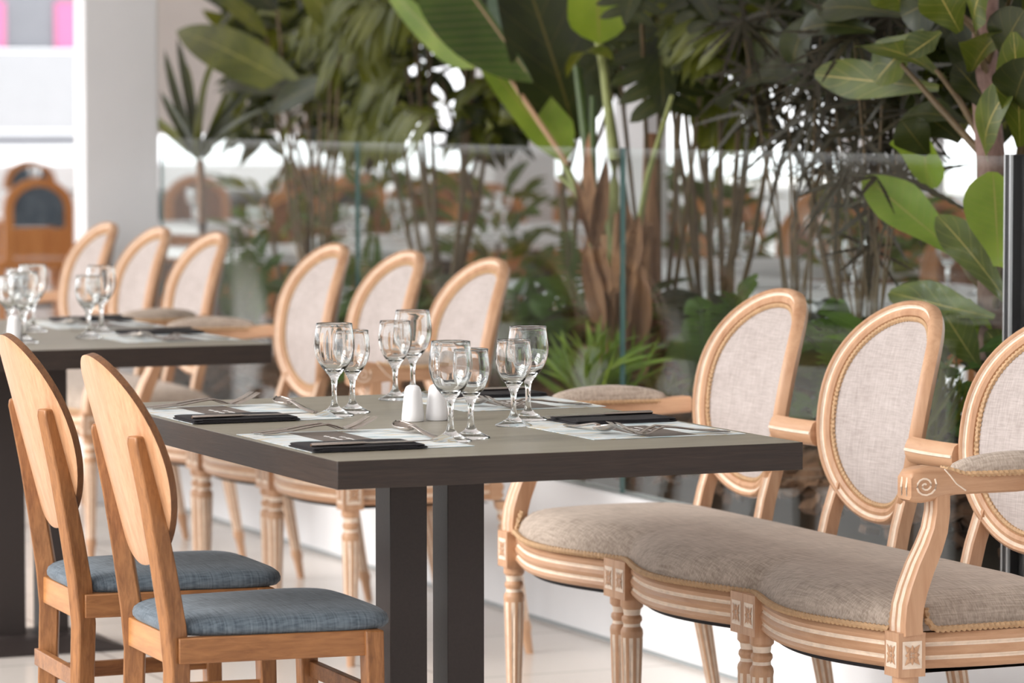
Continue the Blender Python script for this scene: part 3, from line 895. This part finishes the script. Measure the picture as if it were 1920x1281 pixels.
F = [((1735, 60), (1640, 155), 80, 0), ((1760, 165), (1528, 140), 62, 0), ((1690, 30), (1535, 18), 62, 1), ((1800, 60), (1745, -40), 78, 0), ((1822, 135), (1888, 60), 92, 0), ((1772, 150), (1606, 88), 66, 0),
     ((1852, 300), (1905, 150), 70, 0), ((1742, 350), (1738, 252), 104, 2), ((1872, 500), (1862, 322), 96, 2), ((1868, 545), (1826, 390), 44, 2), ((1812, 490), (1622, 332), 74, 2), ((1895, 575), (1758, 405), 58, 0), ((1865, 596), (1668, 548), 62, 0), ((1836, 690), (1772, 590), 60, 0),
     ((1912, 275), (1900, 60), 66, 0), ((1800, 265), (1712, 205), 62, 1), ((1812, 232), (1690, 222), 64, 1), ((1830, 60), (1862, -50), 80, 0), ((1700, 20), (1650, -50), 80, 0), ((1900, 430), (1915, 300), 60, 0), ((1740, 290), (1690, 225), 60, 1), ((1660, 160), (1590, 165), 56, 1),
     ((1765, 60), (1700, 105), 60, 0), ((1870, 660), (1815, 560), 50, 2), ((1880, 230), (1790, 120), 70, 1), ((1905, 700), (1850, 620), 50, 0), ((1640, 60), (1500, 60), 60, 1), ((1885, 120), (1920, 20), 80, 1), ((1900, 200), (1930, 110), 80, 1), ((1780, -10), (1690, 30), 80, 1)]
for p0, p1, w, k in F:
    xx = random.uniform(1.95, 2.1)
    px_leaf(b if k != 1 else d, p0, p1, xx+.03, w*1.3, sh_obov, x1=xx-.04, n=V(-.55, -.7, .35)+rv(.45), bend=random.uniform(-.05, .25), fold=random.uniform(.05, .35), wav=.14, ns=12, m=1 if k == 2 else 0)
for i in range(60):
    x0, y0 = random.uniform(1500, 1930), random.uniform(-160, 170)
    a = random.uniform(-PI, PI); xx = random.uniform(2.12, 2.5)
    px_leaf(d, (x0, y0), (x0+170*math.cos(a), y0+110*math.sin(a)), xx, random.uniform(80, 120), sh_obov, n=V(-.5, -.6, .5)+rv(.6), wav=.12, ns=10)
part(b, 'foliage', [L_FIG, L_BRIGHT], r)
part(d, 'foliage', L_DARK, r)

# false aralia: thin stems, dark fingered leaves
def fingers(b, c, n_, L, w, nrm, droop, seed=0):
    random.seed(seed)
    e1 = nrm.cross(V(.2, .1, 1)).normalized(); e2 = nrm.cross(e1).normalized()
    for k in range(n_):
        a = 2*PI*k/n_+random.uniform(-.15, .15); l = L*random.uniform(.75, 1.1)
        tip = c+(e1*math.cos(a)+e2*math.sin(a))*l-V(0, 0, droop*l)
        dd = tip-c; s = dd.cross(nrm).normalized(); vs = []; at_ = []; N = 16
        for i in range(N+1):
            t = i/N; ww = w*.5*min(1, t*5+.15)*(1-t**2.5)+w*.05; ww *= 1.28 if i % 2 else .82
            p = c+dd*t-V(0, 0, droop*l*t*t*.5)
            vs += [p-s*ww, p, p+s*ww]; at_ += [(t, -1), (t, 0), (t, 1)]
        fs = []
        for i in range(N): fs += [(3*i, 3*i+1, 3*i+4, 3*i+3), (3*i+1, 3*i+2, 3*i+5, 3*i+4)]
        b.add(vs, fs, 0, at_)
AR = [('false aralia with dark saw-toothed finger leaves, left of the fig tree', (1640, 820), 2.16,
       [(1620, 190), (1560, 150), (1690, 235), (1600, 60), (1640, 385), (1700, 130), (1560, 260), (1660, 30), (1525, 210), (1690, 330), (1650, 250), (1600, 290)]),
      ('false aralia with grey-edged finger leaves reaching left above the first settee back', (1500, 820), 2.22,
       [(1470, 85), (1400, 130), (1500, 160), (1440, 200), (1540, 40), (1480, 250), (1390, 40), (1530, 120), (1440, 20), (1550, 300)])]
for k, (lab, (bx, by), xp, tips) in enumerate(AR):
    base = at(bx, by, xp); base.z = SOIL
    r = plant('false_aralia', lab, 'plant', base, 'false aralias in the planter')
    s = MB(); f = MB()
    for q, (tx, ty) in enumerate(tips):
        random.seed(40+k*20+q)
        xx = xp+random.uniform(-.12, .18); c = at(tx, ty, xx)
        mid = at(bx+(tx-bx)*.35+random.uniform(-20, 20), (by+ty)*.5, xp)
        stem_to(s, [base+V(random.uniform(-.02, .02), random.uniform(-.03, .03), 0), mid, c], .0042, .0022, 5)
        fingers(f, c, 9, random.uniform(.15, .21), .0125, (V(-.6, -.5, .55)+rv(.5)).normalized(), random.uniform(.0, .35), 90+k*20+q)
        for g in range(1):
            fingers(f, c+rv(.07)-V(0, 0, .05), 8, random.uniform(.11, .17), .0105, (V(-.5, -.5, .6)+rv(.8)).normalized(), random.uniform(.1, .4), 190+k*50+q*3+g)
    part(s, 'stem', CANE, r); part(f, 'foliage', L_ARALIA, r)

# monstera
def monstera(b, base, tip, W, n, cuts=5, m=0):
    d = tip-base; L = d.length; d.normalize(); s = d.cross(n).normalized(); n = s.cross(d)
    leaf(b, base, base+d*L, W*.34, sh_ovate, n=n, bend=.06, fold=.1)
    for sd in (-1, 1):
        for k in range(cuts):
            t = .02+.74*k/(cuts-1); p = base+d*(L*t)
            wl = W*.56*(.8+.35*math.sin(PI*(t+.15)))*(1-.35*t)
            e = p+s*(sd*wl*.95)+d*(L*(.02+.17*t)-(.10*L if k == 0 else 0))-n*(.1*wl)
            leaf(b, p-d*.01, e, L*.205, sh_strap, n=n+s*sd*.25, bend=.12, fold=.05, ns=6, m=m)
base = at(1235, 820, 2.3); base.z = SOIL
r = plant('monstera', 'dark monstera with split leaves over the glass edge, right of the tall green stems', 'plant', base)
s = MB(); f = MB(); random.seed(5)
for (x0, y0, x1, y1, w) in ((1236, 60, 1248, 236, 190), (1150, 30, 1110, 92, 130), (1330, 40, 1300, 150, 140), (1200, -60, 1170, 50, 150), (1290, -40, 1350, 60, 150), (1130, 110, 1095, 140, 90)):
    xx = random.uniform(2.1, 2.3); a, c = at(x0, y0, xx), at(x1, y1, xx-.06)
    k = (a-V(CX, CY, CH)).dot(FW)/FPX
    monstera(f, a, c, w*k, (V(-.5, -.75, .35)+rv(.2)).normalized())
    stem_to(s, [base, at((x0+1235)/2, 420, 2.28), a], .008, .005, 6)
part(s, 'stem', CANE, r); part(f, 'foliage', L_DARK, r)

# bird-of-paradise with the brown trunk
base = at(1152, 800, 2.14); base.z = SOIL
r = plant('giant_bird_of_paradise', 'tall plant with paddle leaves and shaggy brown trunk behind the middle glass', 'plant', base)
b = MB()
for k, (x0, x1, yt, xp, w) in enumerate(((1165, 1150, 440, 2.14, .062), (1128, 1108, 470, 2.10, .030), (1185, 1210, 420, 2.2, .040), (1215, 1222, 250, 2.26, .038), (1140, 1158, 400, 2.08, .016))):
    p0 = at(x0, 790, xp); p0.z = SOIL
    stem_to(b, [p0, at((x0+x1)/2, (790+yt)/2, xp), at(x1, yt, xp)], w, w*.55, 10)
random.seed(21)
for k in range(26):
    y = random.uniform(430, 760); x = 1150+random.uniform(-45, 50); xx = random.uniform(2.04, 2.14)
    px_leaf(b, (x, y), (x+random.uniform(-40, 40), y-random.uniform(90, 200)), xx, random.uniform(22, 42), sh_lance, n=V(-.4, -.8, .1)+rv(.5), bend=random.uniform(-.1, .2), fold=.6)
part(b, 'trunk', BARK, r)
b = MB()
for pts, r0, r1, m in ((((1130, 520), (1092, 380), (1050, 288)), .013, .009, 0), (((1150, 500), (1152, 300), (1132, 130), (1118, 60)), .017, .010, 0), (((1140, 500), (1106, 330), (1092, 200), (1080, 110)), .018, .012, 1), (((1120, 540), (1112, 380), (1112, 180)), .014, .009, 1), (((1160, 520), (1140, 420), (1050, 330)), .010, .006, 0), (((1180, 520), (1215, 330), (1260, 180)), .010, .006, 0)):
    stem_to(b, [at(x, y, 2.12) for x, y in pts], r0, r1, 8, m)
part(b, 'leaf_stalk', [STEM, plain('deep_green_stalk', rgb(72, 92, 40), .4, 0, .2, 0)], r)
b = MB(); random.seed(2)
px_leaf(b, (1062, 305), (892, 96), 2.10, 118, sh_banana, x1=2.03, n=V(-.35, -.8, .5), bend=.04, fold=.1, ns=14, m=0, wav=.03, asym=(.55, 1))
px_leaf(b, (1000, 155), (790, -130), 2.06, 225, sh_lance, x1=1.98, n=V(-.3, -.75, .6), bend=.05, fold=.05, ns=16, m=1, asym=(1.0, .06), wav=.02)
px_leaf(b, (890, 128), (716, -40), 2.03, 62, sh_banana, x1=1.96, n=V(-.7, -.5, -.2), bend=.06, fold=.2, ns=12, m=0, wav=.02)
b.tube([at(1064, 308, 2.085), at(985, 190, 2.05), at(905, 70, 2.0), at(830, -50, 1.97)], [.008, .007, .006, .004], 6, False, 5)
px_leaf(b, (1082, 262), (955, -120), 2.2, 185, sh_banana, x1=2.1, n=V(-.2, -.9, .35), bend=.08, fold=.3, ns=14, m=2)
px_leaf(b, (1124, 82), (1118, -130), 2.1, 112, sh_banana, x1=2.05, n=V(-.5, -.8, .2), bend=.08, fold=.28, ns=12, m=0)
px_leaf(b, (1150, 112), (1062, 148), 2.06, 44, sh_lance, n=V(-.2, -.6, .8), bend=.3, fold=.3, ns=10, m=3)
px_leaf(b, (1015, 140), (960, -140), 2.35, 150, sh_banana, n=V(-.6, -.7, .3), bend=.1, fold=.2, ns=12, m=4)
part(b, 'foliage', [L_BRIGHT, leaf_mat('mid_green_leaf', rgb(66, 90, 22), rgb(48, 70, 16), rgb(196, 160, 130), .3, .4, 20), L_DARK, L_OLIVE, leaf_mat('pale_blue_green_leaf', rgb(136, 156, 146), rgb(96, 116, 102), rgb(150, 160, 140), .3, .3, 16), plain('midrib_brown', rgb(176, 140, 104), .5)], r)

# palms: bundles of canes with drooping fronds
def frond(b, pts, L, w, n_=22, m=0, droop=.5, side=None):
    k = len(pts); sm = []
    for i in range(k-1):
        for q in range(8): sm.append(pts[i].lerp(pts[i+1], q/8))
    sm.append(pts[-1]); N = len(sm)
    b.tube(sm, .003, 4, False, m)
    for i in range(n_):
        t = .12+.88*i/n_; idx = min(N-2, int(t*(N-1))); p = sm[idx]; d = (sm[idx+1]-sm[idx]).normalized()
        s = d.cross(V(-.45, -.8, .3)).normalized()
        for sd in (-1, 1):
            l = L*math.sin(PI*(.16+.8*t))**.7*random.uniform(.85, 1.1)
            tip = p+s*(sd*l*.75)+d*(l*.5)-V(0, 0, droop*l*random.uniform(.6, 1.2))
            leaf(b, p, tip, w, sh_lance, n=V(-.4, -.6, .7)+rv(.3), bend=.12, fold=.15, ns=4, m=m)
PALMS = [('kentia palm with slim canes and drooping yellow-green fronds at upper left', (845, 800), 2.35,
          [(722, 40), (748, 20), (772, -20), (800, -60), (690, 120), (880, -30), (905, -60)],
          [((760, 60), (680, 20), (590, 110)), ((740, 30), (660, -30), (560, 40)), ((760, 120), (700, 110), (640, 225)), ((745, 40), (640, 20), (520, 70)), ((820, 220), (760, 200), (690, 265)), ((770, 200), (700, 215), (600, 255)), ((700, 10), (770, -20), (850, 50)), ((730, 10), (680, 0), (640, 70)), ((760, 150), (720, 160), (670, 250)), ((700, 60), (620, 80), (560, 190)), ((760, -10), (700, 30), (665, 130))], 0),
         ('palm with brown canes standing bare between monstera and false aralias', (1345, 820), 2.42,
          [(1226, -30), (1262, -30), (1318, -40), (1352, -40), (1400, -40), (1425, 90), (1468, 130)],
          [((1300, 60), (1360, 130), (1420, 190)), ((1270, 0), (1330, 60), (1385, 90)), ((1350, 20), (1420, 50), (1480, 110)), ((1310, 150), (1370, 200), (1430, 260)), ((1230, 20), (1180, 10), (1110, 60)), ((1390, 60), (1300, 20), (1220, 60))], 1)]
for k, (lab, (bx, by), xp, canes, frs, mm) in enumerate(PALMS):
    base = at(bx, by, xp); base.z = SOIL; random.seed(60+k)
    r = plant('potted_palm' if False else 'palm', lab, 'plant', base, 'palms in the planter')
    s = MB(); f = MB()
    for (x, y) in canes:
        j = V(random.uniform(-.06, .06), random.uniform(-.1, .1), 0)
        stem_to(s, [base+j, at((bx*.5+x*.5)+random.uniform(-8, 8), (by+y)/2, xp), at(x, y, xp+random.uniform(-.1, .1))], .010, .006, 6)
    for fr in frs:
        xf = xp-random.uniform(.15, .35) if mm == 0 else xp+random.uniform(-.2, .1)
        frond(f, [at(x, y, xf) for x, y in fr], .13 if mm == 0 else .15, .022 if mm == 0 else .04, 16, 0, .7 if mm == 0 else .35)
    part(s, 'cane', CANE, r); part(f, 'foliage', L_OLIVE, r)

# broad-leaved clump at the far left, strappy yucca in front of it
base = at(600, 640, 2.1); base.z = SOIL; random.seed(8)
r = plant('broad_leaf_lily', 'broad-leaved plant with a large olive leaf arching over the glass at left', 'plant', base)
s = MB(); f = MB()
for p0, p1, w, mm in (((575, 175), (330, 58), 92, 1), ((600, 190), (395, 178), 52, 0), ((500, 70), (352, -50), 46, 1), ((620, 150), (500, 215), 50, 0), ((640, 60), (560, -40), 60, 1), ((520, 20), (430, -50), 60, 0)):
    px_leaf(f, p0, p1, 2.1, w, sh_ovate, x1=2.0, n=V(-.3, -.85, .45)+rv(.3), bend=.15, fold=.15, ns=12, wav=.08, m=mm)
    stem_to(s, [base, at((600+p0[0])/2, 420, 2.1), at(*p0, 2.1)], .008, .005, 6)
part(s, 'stem', CANE, r); part(f, 'foliage', [L_DARK, L_OLIVE], r)
base = at(380, 560, 2.02); base.z = SOIL
r = plant('yucca', 'spiky narrow-leaved yucca beside the white pillar', 'plant', base)
f = MB(); s = MB()
stem_to(s, [base, at(380, 420, 2.02), at(375, 300, 2.02)], .018, .014, 8)
for (x, y) in ((308, 92), (332, 70), (352, 120), (262, 204), (430, 165), (480, 150), (396, 110), (300, 170), (450, 210), (510, 200), (340, 200), (420, 80)):
    px_leaf(f, (375+random.uniform(-8, 8), 300), (x, y), 2.02, 20, sh_strap, x1=2.02+random.uniform(-.12, .12), n=V(-.4, -.7, .5)+rv(.4), bend=.06, fold=.5, ns=7, m=random.randint(0, 1))
part(s, 'trunk', BARK, r); part(f, 'foliage', [L_DARK, L_OLIVE], r)

# leafy evergreens making the dark mass behind
def shrub(lab, px, xp, y0, y1, spread, cnt, L, w, mats, seed, shape=sh_lance, holes=()):
    random.seed(seed)
    base = at(px, 800, xp); base.z = SOIL
    r = plant('evergreen_shrub', lab, 'plant', base, 'leafy evergreens at the back of the planter')
    s = MB(); f = MB()
    for i in range(3):
        stem_to(s, [base+rv(.04)*1.0, at(px+random.uniform(-.5, .5)*spread, 380, xp), at(px+random.uniform(-1, 1)*spread, random.uniform(y0, y1), xp+random.uniform(-.15, .2))], .012, .005, 6)
    k = 0
    while k < cnt:
        x = px+random.uniform(-1, 1)*spread; y = random.uniform(y0, y1)
        if any((x-hx)**2+(y-hy)**2 < (hr+20)**2 for hx, hy, hr in holes): continue
        c = at(x, y, xp+random.uniform(-.16, .22)); d = (rv(1)+V(-.2, -.2, -.25)).normalized()
        leaf(f, c, c+d*L*random.uniform(.6, 1.2), w*random.uniform(.7, 1.2), shape, n=V(-.4, -.6, .6)+rv(.7), ns=5, m=random.randint(0, len(mats)-1), fold=random.uniform(0, .4)); k += 1
    part(s, 'stem', CANE, r); part(f, 'foliage', mats, r)
H = [(820, 82, 22), (840, 175, 34), (868, 190, 20), (765, 235, 14), (822, 232, 14), (530, 210, 16), (535, 235, 12), (1055, 40, 18), (1060, 20, 18), (1200, 215, 26), (1130, 140, 12), (800, 60, 12), (905, 120, 10)]
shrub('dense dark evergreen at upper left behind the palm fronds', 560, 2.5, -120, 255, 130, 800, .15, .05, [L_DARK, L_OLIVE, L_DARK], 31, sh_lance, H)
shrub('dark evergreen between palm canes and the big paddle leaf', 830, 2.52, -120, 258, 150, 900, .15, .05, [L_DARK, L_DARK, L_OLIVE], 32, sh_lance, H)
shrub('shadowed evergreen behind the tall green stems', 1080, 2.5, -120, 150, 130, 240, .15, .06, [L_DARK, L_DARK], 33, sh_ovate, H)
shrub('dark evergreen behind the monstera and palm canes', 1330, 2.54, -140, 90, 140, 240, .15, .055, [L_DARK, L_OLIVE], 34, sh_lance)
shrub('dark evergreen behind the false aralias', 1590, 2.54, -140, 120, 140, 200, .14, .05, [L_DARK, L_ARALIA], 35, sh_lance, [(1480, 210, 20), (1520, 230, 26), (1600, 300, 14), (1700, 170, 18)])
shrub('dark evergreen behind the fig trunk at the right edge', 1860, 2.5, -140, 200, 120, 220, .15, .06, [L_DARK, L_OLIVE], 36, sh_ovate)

# ferns and grasses low behind the glass
def fern(lab, bx, by, xp, tips, grp='ferns behind the glass', L=.045, seed=0):
    random.seed(seed)
    base = at(bx, by, xp); base.z = max(.5, base.z-.02)
    r = plant('fern', lab, 'plant', base, grp); f = MB()
    for (x, y) in tips:
        c = at(x, y, xp+random.uniform(-.1, .12)); m_ = base.lerp(c, .55)+V(0, 0, .10)*(1 if (c-base).length > .2 else .4)
        pts = [base, base.lerp(m_, .5)+V(0, 0, .01), m_, c]; sm = []
        for i in range(3):
            for q in range(9): sm.append(pts[i].lerp(pts[i+1], q/9))
        f.tube(sm, .002, 4)
        for i in range(2, len(sm)):
            t = i/len(sm); d = (sm[i]-sm[i-1]).normalized(); s = d.cross(V(-.4, -.8, .4)).normalized()
            for sd in (-1, 1):
                leaf(f, sm[i], sm[i]+s*(sd*L*math.sin(PI*(.1+.85*t))**.6)+d*.012-V(0, 0, .006), .012, sh_lance, n=V(-.4, -.7, .5), ns=3, bend=.05, fold=.1)
    part(f, 'foliage', L_FERN, r)
fern('upright fern frond cluster left of the brown trunk', 1078, 740, 2.06, [(1062, 430), (1090, 470), (1040, 520), (1110, 560), (1000, 560)], seed=1)
fern('arching fern beside the near back of the middle settee', 965, 760, 2.0, [(930, 540), (990, 520), (950, 600), (1010, 640), (900, 600), (1020, 560)], seed=2)
fern('dark green fern between the middle and farthest settees', 450, 640, 2.0, [(392, 440), (440, 420), (500, 430), (530, 480), (400, 520), (470, 470), (540, 540)], seed=3)
fern('fern at the foot of the palm behind the middle settee', 690, 680, 2.1, [(640, 470), (700, 440), (740, 500), (600, 520), (770, 540), (660, 560)], seed=4)
fern('fern behind the first oval back of the nearest settee', 1330, 760, 2.05, [(1290, 600), (1420, 520), (1380, 560), (1250, 660), (1300, 560)], seed=5)
fern('dark fern between the first two oval backs of the nearest settee', 1560, 800, 1.98, [(1530, 600), (1590, 610), (1620, 680), (1540, 660), (1600, 740), (1570, 560)], seed=6)
def grass(lab, bx, by, xp, cnt, span, h, seed):
    random.seed(seed); base = at(bx, by, xp); base.z = max(.5, base.z)
    r = plant('ornamental_grass', lab, 'plant', base, 'grassy clumps behind the glass'); f = MB()
    for i in range(cnt):
        a = random.uniform(-1, 1); tip = at(bx+a*span, by-h*random.uniform(.5, 1)*(1-.35*abs(a)), xp+random.uniform(-.1, .1))
        leaf(f, base+rv(.02)*1.0, tip, .012, sh_strap, n=V(-.4, -.7, .5)+rv(.5), bend=.25, ns=7, fold=.4)
    part(f, 'foliage', L_OLIVE if seed != 3 else L_FRESH, r)
grass('fresh green grass clump at the foot of the brown trunk', 1125, 770, 1.875, 90, 150, 200, 3)
grass('thin grass clump behind the arm of the nearest settee', 1260, 770, 2.0, 30, 80, 110, 4)
grass('wispy dark grass behind the second and third oval backs', 1740, 820, 1.95, 40, 90, 220, 6)
grass('wispy grass behind the middle oval of the middle settee', 830, 740, 1.98, 34, 100, 200, 7)

# low dark ground cover along the planter
def ground(lab, y, seed):
    random.seed(seed)
    base = V(2.0+random.uniform(-.02, .25)+(.22 if 'trunk' in lab else 0), y, SOIL)
    r = plant('ground_cover_plant', lab, 'plant', base, 'low plants on the mulch'); f = MB()
    for i in range(70):
        a = random.uniform(0, 2*PI); h = random.uniform(.03, .28); rr = random.uniform(.02, .2)
        c = base+V(rr*.7*math.cos(a), rr*1.1*math.sin(a), h)
        d = V(math.cos(a), math.sin(a), random.uniform(-.5, .6)).normalized()
        leaf(f, c, c+d*random.uniform(.09, .17), random.uniform(.035, .06), sh_ovate, n=V(-.3, -.5, .8)+rv(.5), ns=5, m=random.randint(0, 1), fold=.2)
    part(f, 'foliage', [L_DARK, L_FERN], r)
for i, w in enumerate(('behind the third oval back of the nearest settee', 'between the second and third oval backs of the nearest settee', 'behind the second oval back of the nearest settee', 'behind the first oval back of the nearest settee', 'behind the armrest at the far end of the nearest settee',
        'right of the shaggy brown trunk', 'left of the shaggy brown trunk', 'behind the nearest oval back of the middle settee', 'behind the middle oval back of the middle settee', 'behind the farthest oval back of the middle settee', 'behind the gap after the middle settee', 'behind the nearest oval back of the farthest settee')):
    ground('low dark leafy plant '+w, .1+i*.5, 300+i)
# ------------------------------------------------------------------ the dining room beyond
def bg_chair(PM_):
    root = empty('arched_chair')
    for x, y in ((-.2, -.2), (-.2, .2), (.2, -.2), (.2, .2)):
        b = MB(); b.box(x-.02, x+.02, y-.02, y+.02, 0, .44); b.build('leg', ORANGE, root)
    b = MB(); b.box(-.235, .235, -.235, .235, .43, .48); b.build('seat', ORANGE, root, .01)
    # arched frame in the plane y-z at x = -.21, an upholstered arch within, a solid lower panel
    def arch(h, r, z0, n=20): return [(-r, z0)]+[(r*math.cos(PI-PI*i/n), h-r*.9+r*.9*math.sin(PI*i/n)) for i in range(n+1)]+[(r, z0)]
    o, q = arch(.92, .19, .46), arch(.875, .14, .46)
    b = MB(); R = []
    for (y, z), (y2, z2) in zip(o, q): R.append([V(-.235, y, z), V(-.195, y, z), V(-.195, y2, z2), V(-.235, y2, z2)])
    b.rings(R); b.build('back_frame', ORANGE, root)
    b = MB(); b.box(-.228, -.202, -.145, .145, .50, .65); b.build('back_rail', ORANGE, root)
    p = arch(.872, .139, .66)
    b = MB(); b.rings([[V(-.224, y, z) for y, z in p], [V(-.206, y, z) for y, z in p]]); b.build('back_panel', PM_, root)
    return root
bgc = bg_chair(BLUE); bgd = bg_chair(CANEW)
bgt = None
def bg_table():
    root = empty('cafe_table')
    b = MB(); b.box(-.45, .45, -.45, .45, .71, .75); b.build('tabletop', BGCLOTH, root, .004)
    b = MB(); b.box(-.05, .05, -.05, .05, .02, .71); b.build('column', POST, root)
    b = MB(); b.box(-.25, .25, -.25, .25, 0, .02); b.build('base_plate', POST, root)
    return root
bgt = bg_table()
def W(px, depth, z=0.0):
    p = atd(px, 640, depth); return (p.x, p.y, z)
GC, GT = 'chairs in the far dining room', 'tables in the far dining room'
def names(px): return px
first = [1]
CH_ = [(58, 20, 1.5, 'arched orange wooden chair at the left edge with blue-grey back, in front'), (52, 27, 1.4, 'arched orange chair behind the front one at the left edge'), (135, 22, 2.2, 'orange wooden chair half hidden by the pillar at left'),
       (352, 21, 1.5, 'tan chair seen through the glass just right of the pillar'), (610, 19, 1.9, 'orange chair through the glass above the middle settee, left one'), (668, 22, 1.2, 'orange chair through the glass above the middle settee, smaller one'),
       (757, 19, 1.5, 'orange chair through the glass above the second oval of the middle settee'), (905, 18.6, 1.3, 'brown chair through the glass left of the large paddle-leaf plant'), (985, 20, 1.7, 'brown chair through the glass beside the pale table'),
       (1085, 19, 1.4, 'orange chair through the glass behind the shaggy brown trunk'), (1285, 16, 2.0, 'orange chair through the glass behind the palm canes, left'), (1350, 18, 1.2, 'orange chair through the glass behind the palm canes, right'),
       (1560, 13.4, 1.5, 'brown chair through the glass above the nearest settee, with arched back'), (1640, 15, 1.0, 'brown chair through the glass behind the star-shaped leaf'), (1480, 17, 1.8, 'small orange chair through the glass left of the star-shaped leaf'), (1785, 12.5, 1.4, 'dark brown chair through the glass behind the big bright fig leaf'),
       (505, 17, 1.7, 'orange chair through the glass behind the gap between settees'), (560, 24, 1.5, 'distant orange chair through the glass above the gap between settees'), (830, 23, 1.6, 'distant orange chair through the glass below the bright bokeh spots'), (1200, 15, 1.1, 'orange chair through the glass right of the shaggy brown trunk'),
       (1420, 14, 2.1, 'orange chair through the glass above the first oval of the nearest settee'), (1705, 16, 1.5, 'orange chair through the glass left of the big bright fig leaf')]
for px, d, rz, lab in CH_:
    q = bgc if px < 100 or px == 610 else bgd
    place(q, q.name not in used, W(px, d), rz, lab, 'chair', GC); used[q.name] = 1
first[0] = 1
TB_ = [(440, 17.5, 'white table through the glass right of the pillar'), (575, 14.3, 'white table through the glass above the middle settee'), (830, 15.5, 'white table through the glass between two orange chairs'), (1010, 17.0, 'white table through the glass left of the brown trunk'),
       (1270, 11.4, 'white table through the glass left of the first oval back'), (1450, 12.9, 'white table through the glass behind the palm canes'), (1690, 10.8, 'white table through the glass behind the fig leaves'), (120, 24.5, 'white table at the left edge beside the arched chairs')]
fg = {}
for px, d, lab in TB_:
    c = W(px, d); place(bgt, first[0], c, random.uniform(-.2, .2), lab, 'table', GT); first[0] = 0
    for k in range(4):
        a = k*PI/2+.5
        put(big, (c[0]+.26*math.cos(a), c[1]+.26*math.sin(a), .75), 0, 'blurred wine glass on the '+lab, 'glass', 'glasses on the '+lab)
# pillars, buffet front, pale wall and facade beyond
def slabp(name, px, d, w, z0, z1, m, dep=.3):
    p = W(px, d); return slab(name, p[0]-w/2, p[0]+w/2, p[1], p[1]+dep, z0, z1, m)
slabp('pillar.001', 1232, 14.5, .09, 0, 3.3, WHITE)
slabp('pillar.002', 1700, 17, .4, 0, 3.3, WHITE)
slabp('pillar.003', 985, 19, .35, 0, 3.3, WHITE)
slabp('wall_back', 445, 24, 1.3, 1.12, 3.3, OFFW, .2)
p = W(75, 52)
slab('wall_left_band', p[0]-1.6, p[0]+.75, p[1], p[1]+.3, .99, 2.1, BAND)
slab('wall_left_upper', p[0]-1.6, p[0]+.75, p[1]+.1, p[1]+.3, 2.13, 3.4, GREYW)
slab('trim_2', p[0]-1.6, p[0]+.75, p[1]-.03, p[1], .76, .96, GREYW)
slab('ground', p[0]-12, p[0]+40, 40.1, p[1]+12, -.1, 0, OFFW)
for q, w in ((-.75, .3), (.28, .36)):
    slab('trim_3', p[0]+q, p[0]+q+w, p[1]+.05, p[1]+.09, 2.13, 2.8, PINK)
# dark buffet counter with a tan arched board on it, right of the pillar
c = W(370, 23)
r = empty('buffet_counter', c)
b = MB(); b.box(-.3, .5, -.3, .3, 0, .74); b.build('cabinet', WALLD, r)
b = MB(); b.box(-.33, .53, -.33, .33, .74, .78); b.build('countertop', GREYP, r)
tag(r, 'dark grey buffet counter seen through the glass right of the pillar', 'counter')

# potted greenery standing among the far tables
for k, (px, d, lab) in enumerate(((520, 15.0, 'leafy potted shrub in the far room, left of the middle settee ovals'), (715, 18.5, 'leafy potted shrub in the far room beside an orange chair'), (1335, 14.6, 'leafy potted shrub in the far room behind the palm canes'), (1640, 12.6, 'leafy potted shrub in the far room behind the star-shaped leaf'), (935, 13.5, 'leafy potted shrub in the far room left of the shaggy trunk'))):
    random.seed(500+k); c = V(*W(px, d)); r = empty('potted_shrub', c); tag(r, lab, 'plant', 'potted shrubs in the far room')
    b = MB(); b.lathe([(.13, 0), (.17, .34), (.18, .36), (.15, .36), (.14, .33)], 20); b.build('pot', POST, r)
    b = MB()
    for i in range(110):
        a = random.uniform(0, 2*PI); z = random.uniform(.4, 1.0); rr = random.uniform(.03, .26)*(1.15-z*.5)
        q = V(rr*math.cos(a), rr*math.sin(a), z); dd = V(math.cos(a), math.sin(a), random.uniform(-.2, .9)).normalized()
        leaf(b, q, q+dd*random.uniform(.1, .2), .05, sh_lance, n=rv(1)+V(0, 0, 1), ns=4, m=i % 2)
    b.build('foliage', [L_FERN, L_OLIVE], r)
    b = MB(); b.tube([V(0, 0, .33), V(0.01, 0, .6), V(0, .01, .8)], [.015, .012, .008], 6); b.build('stem', CANE, r)
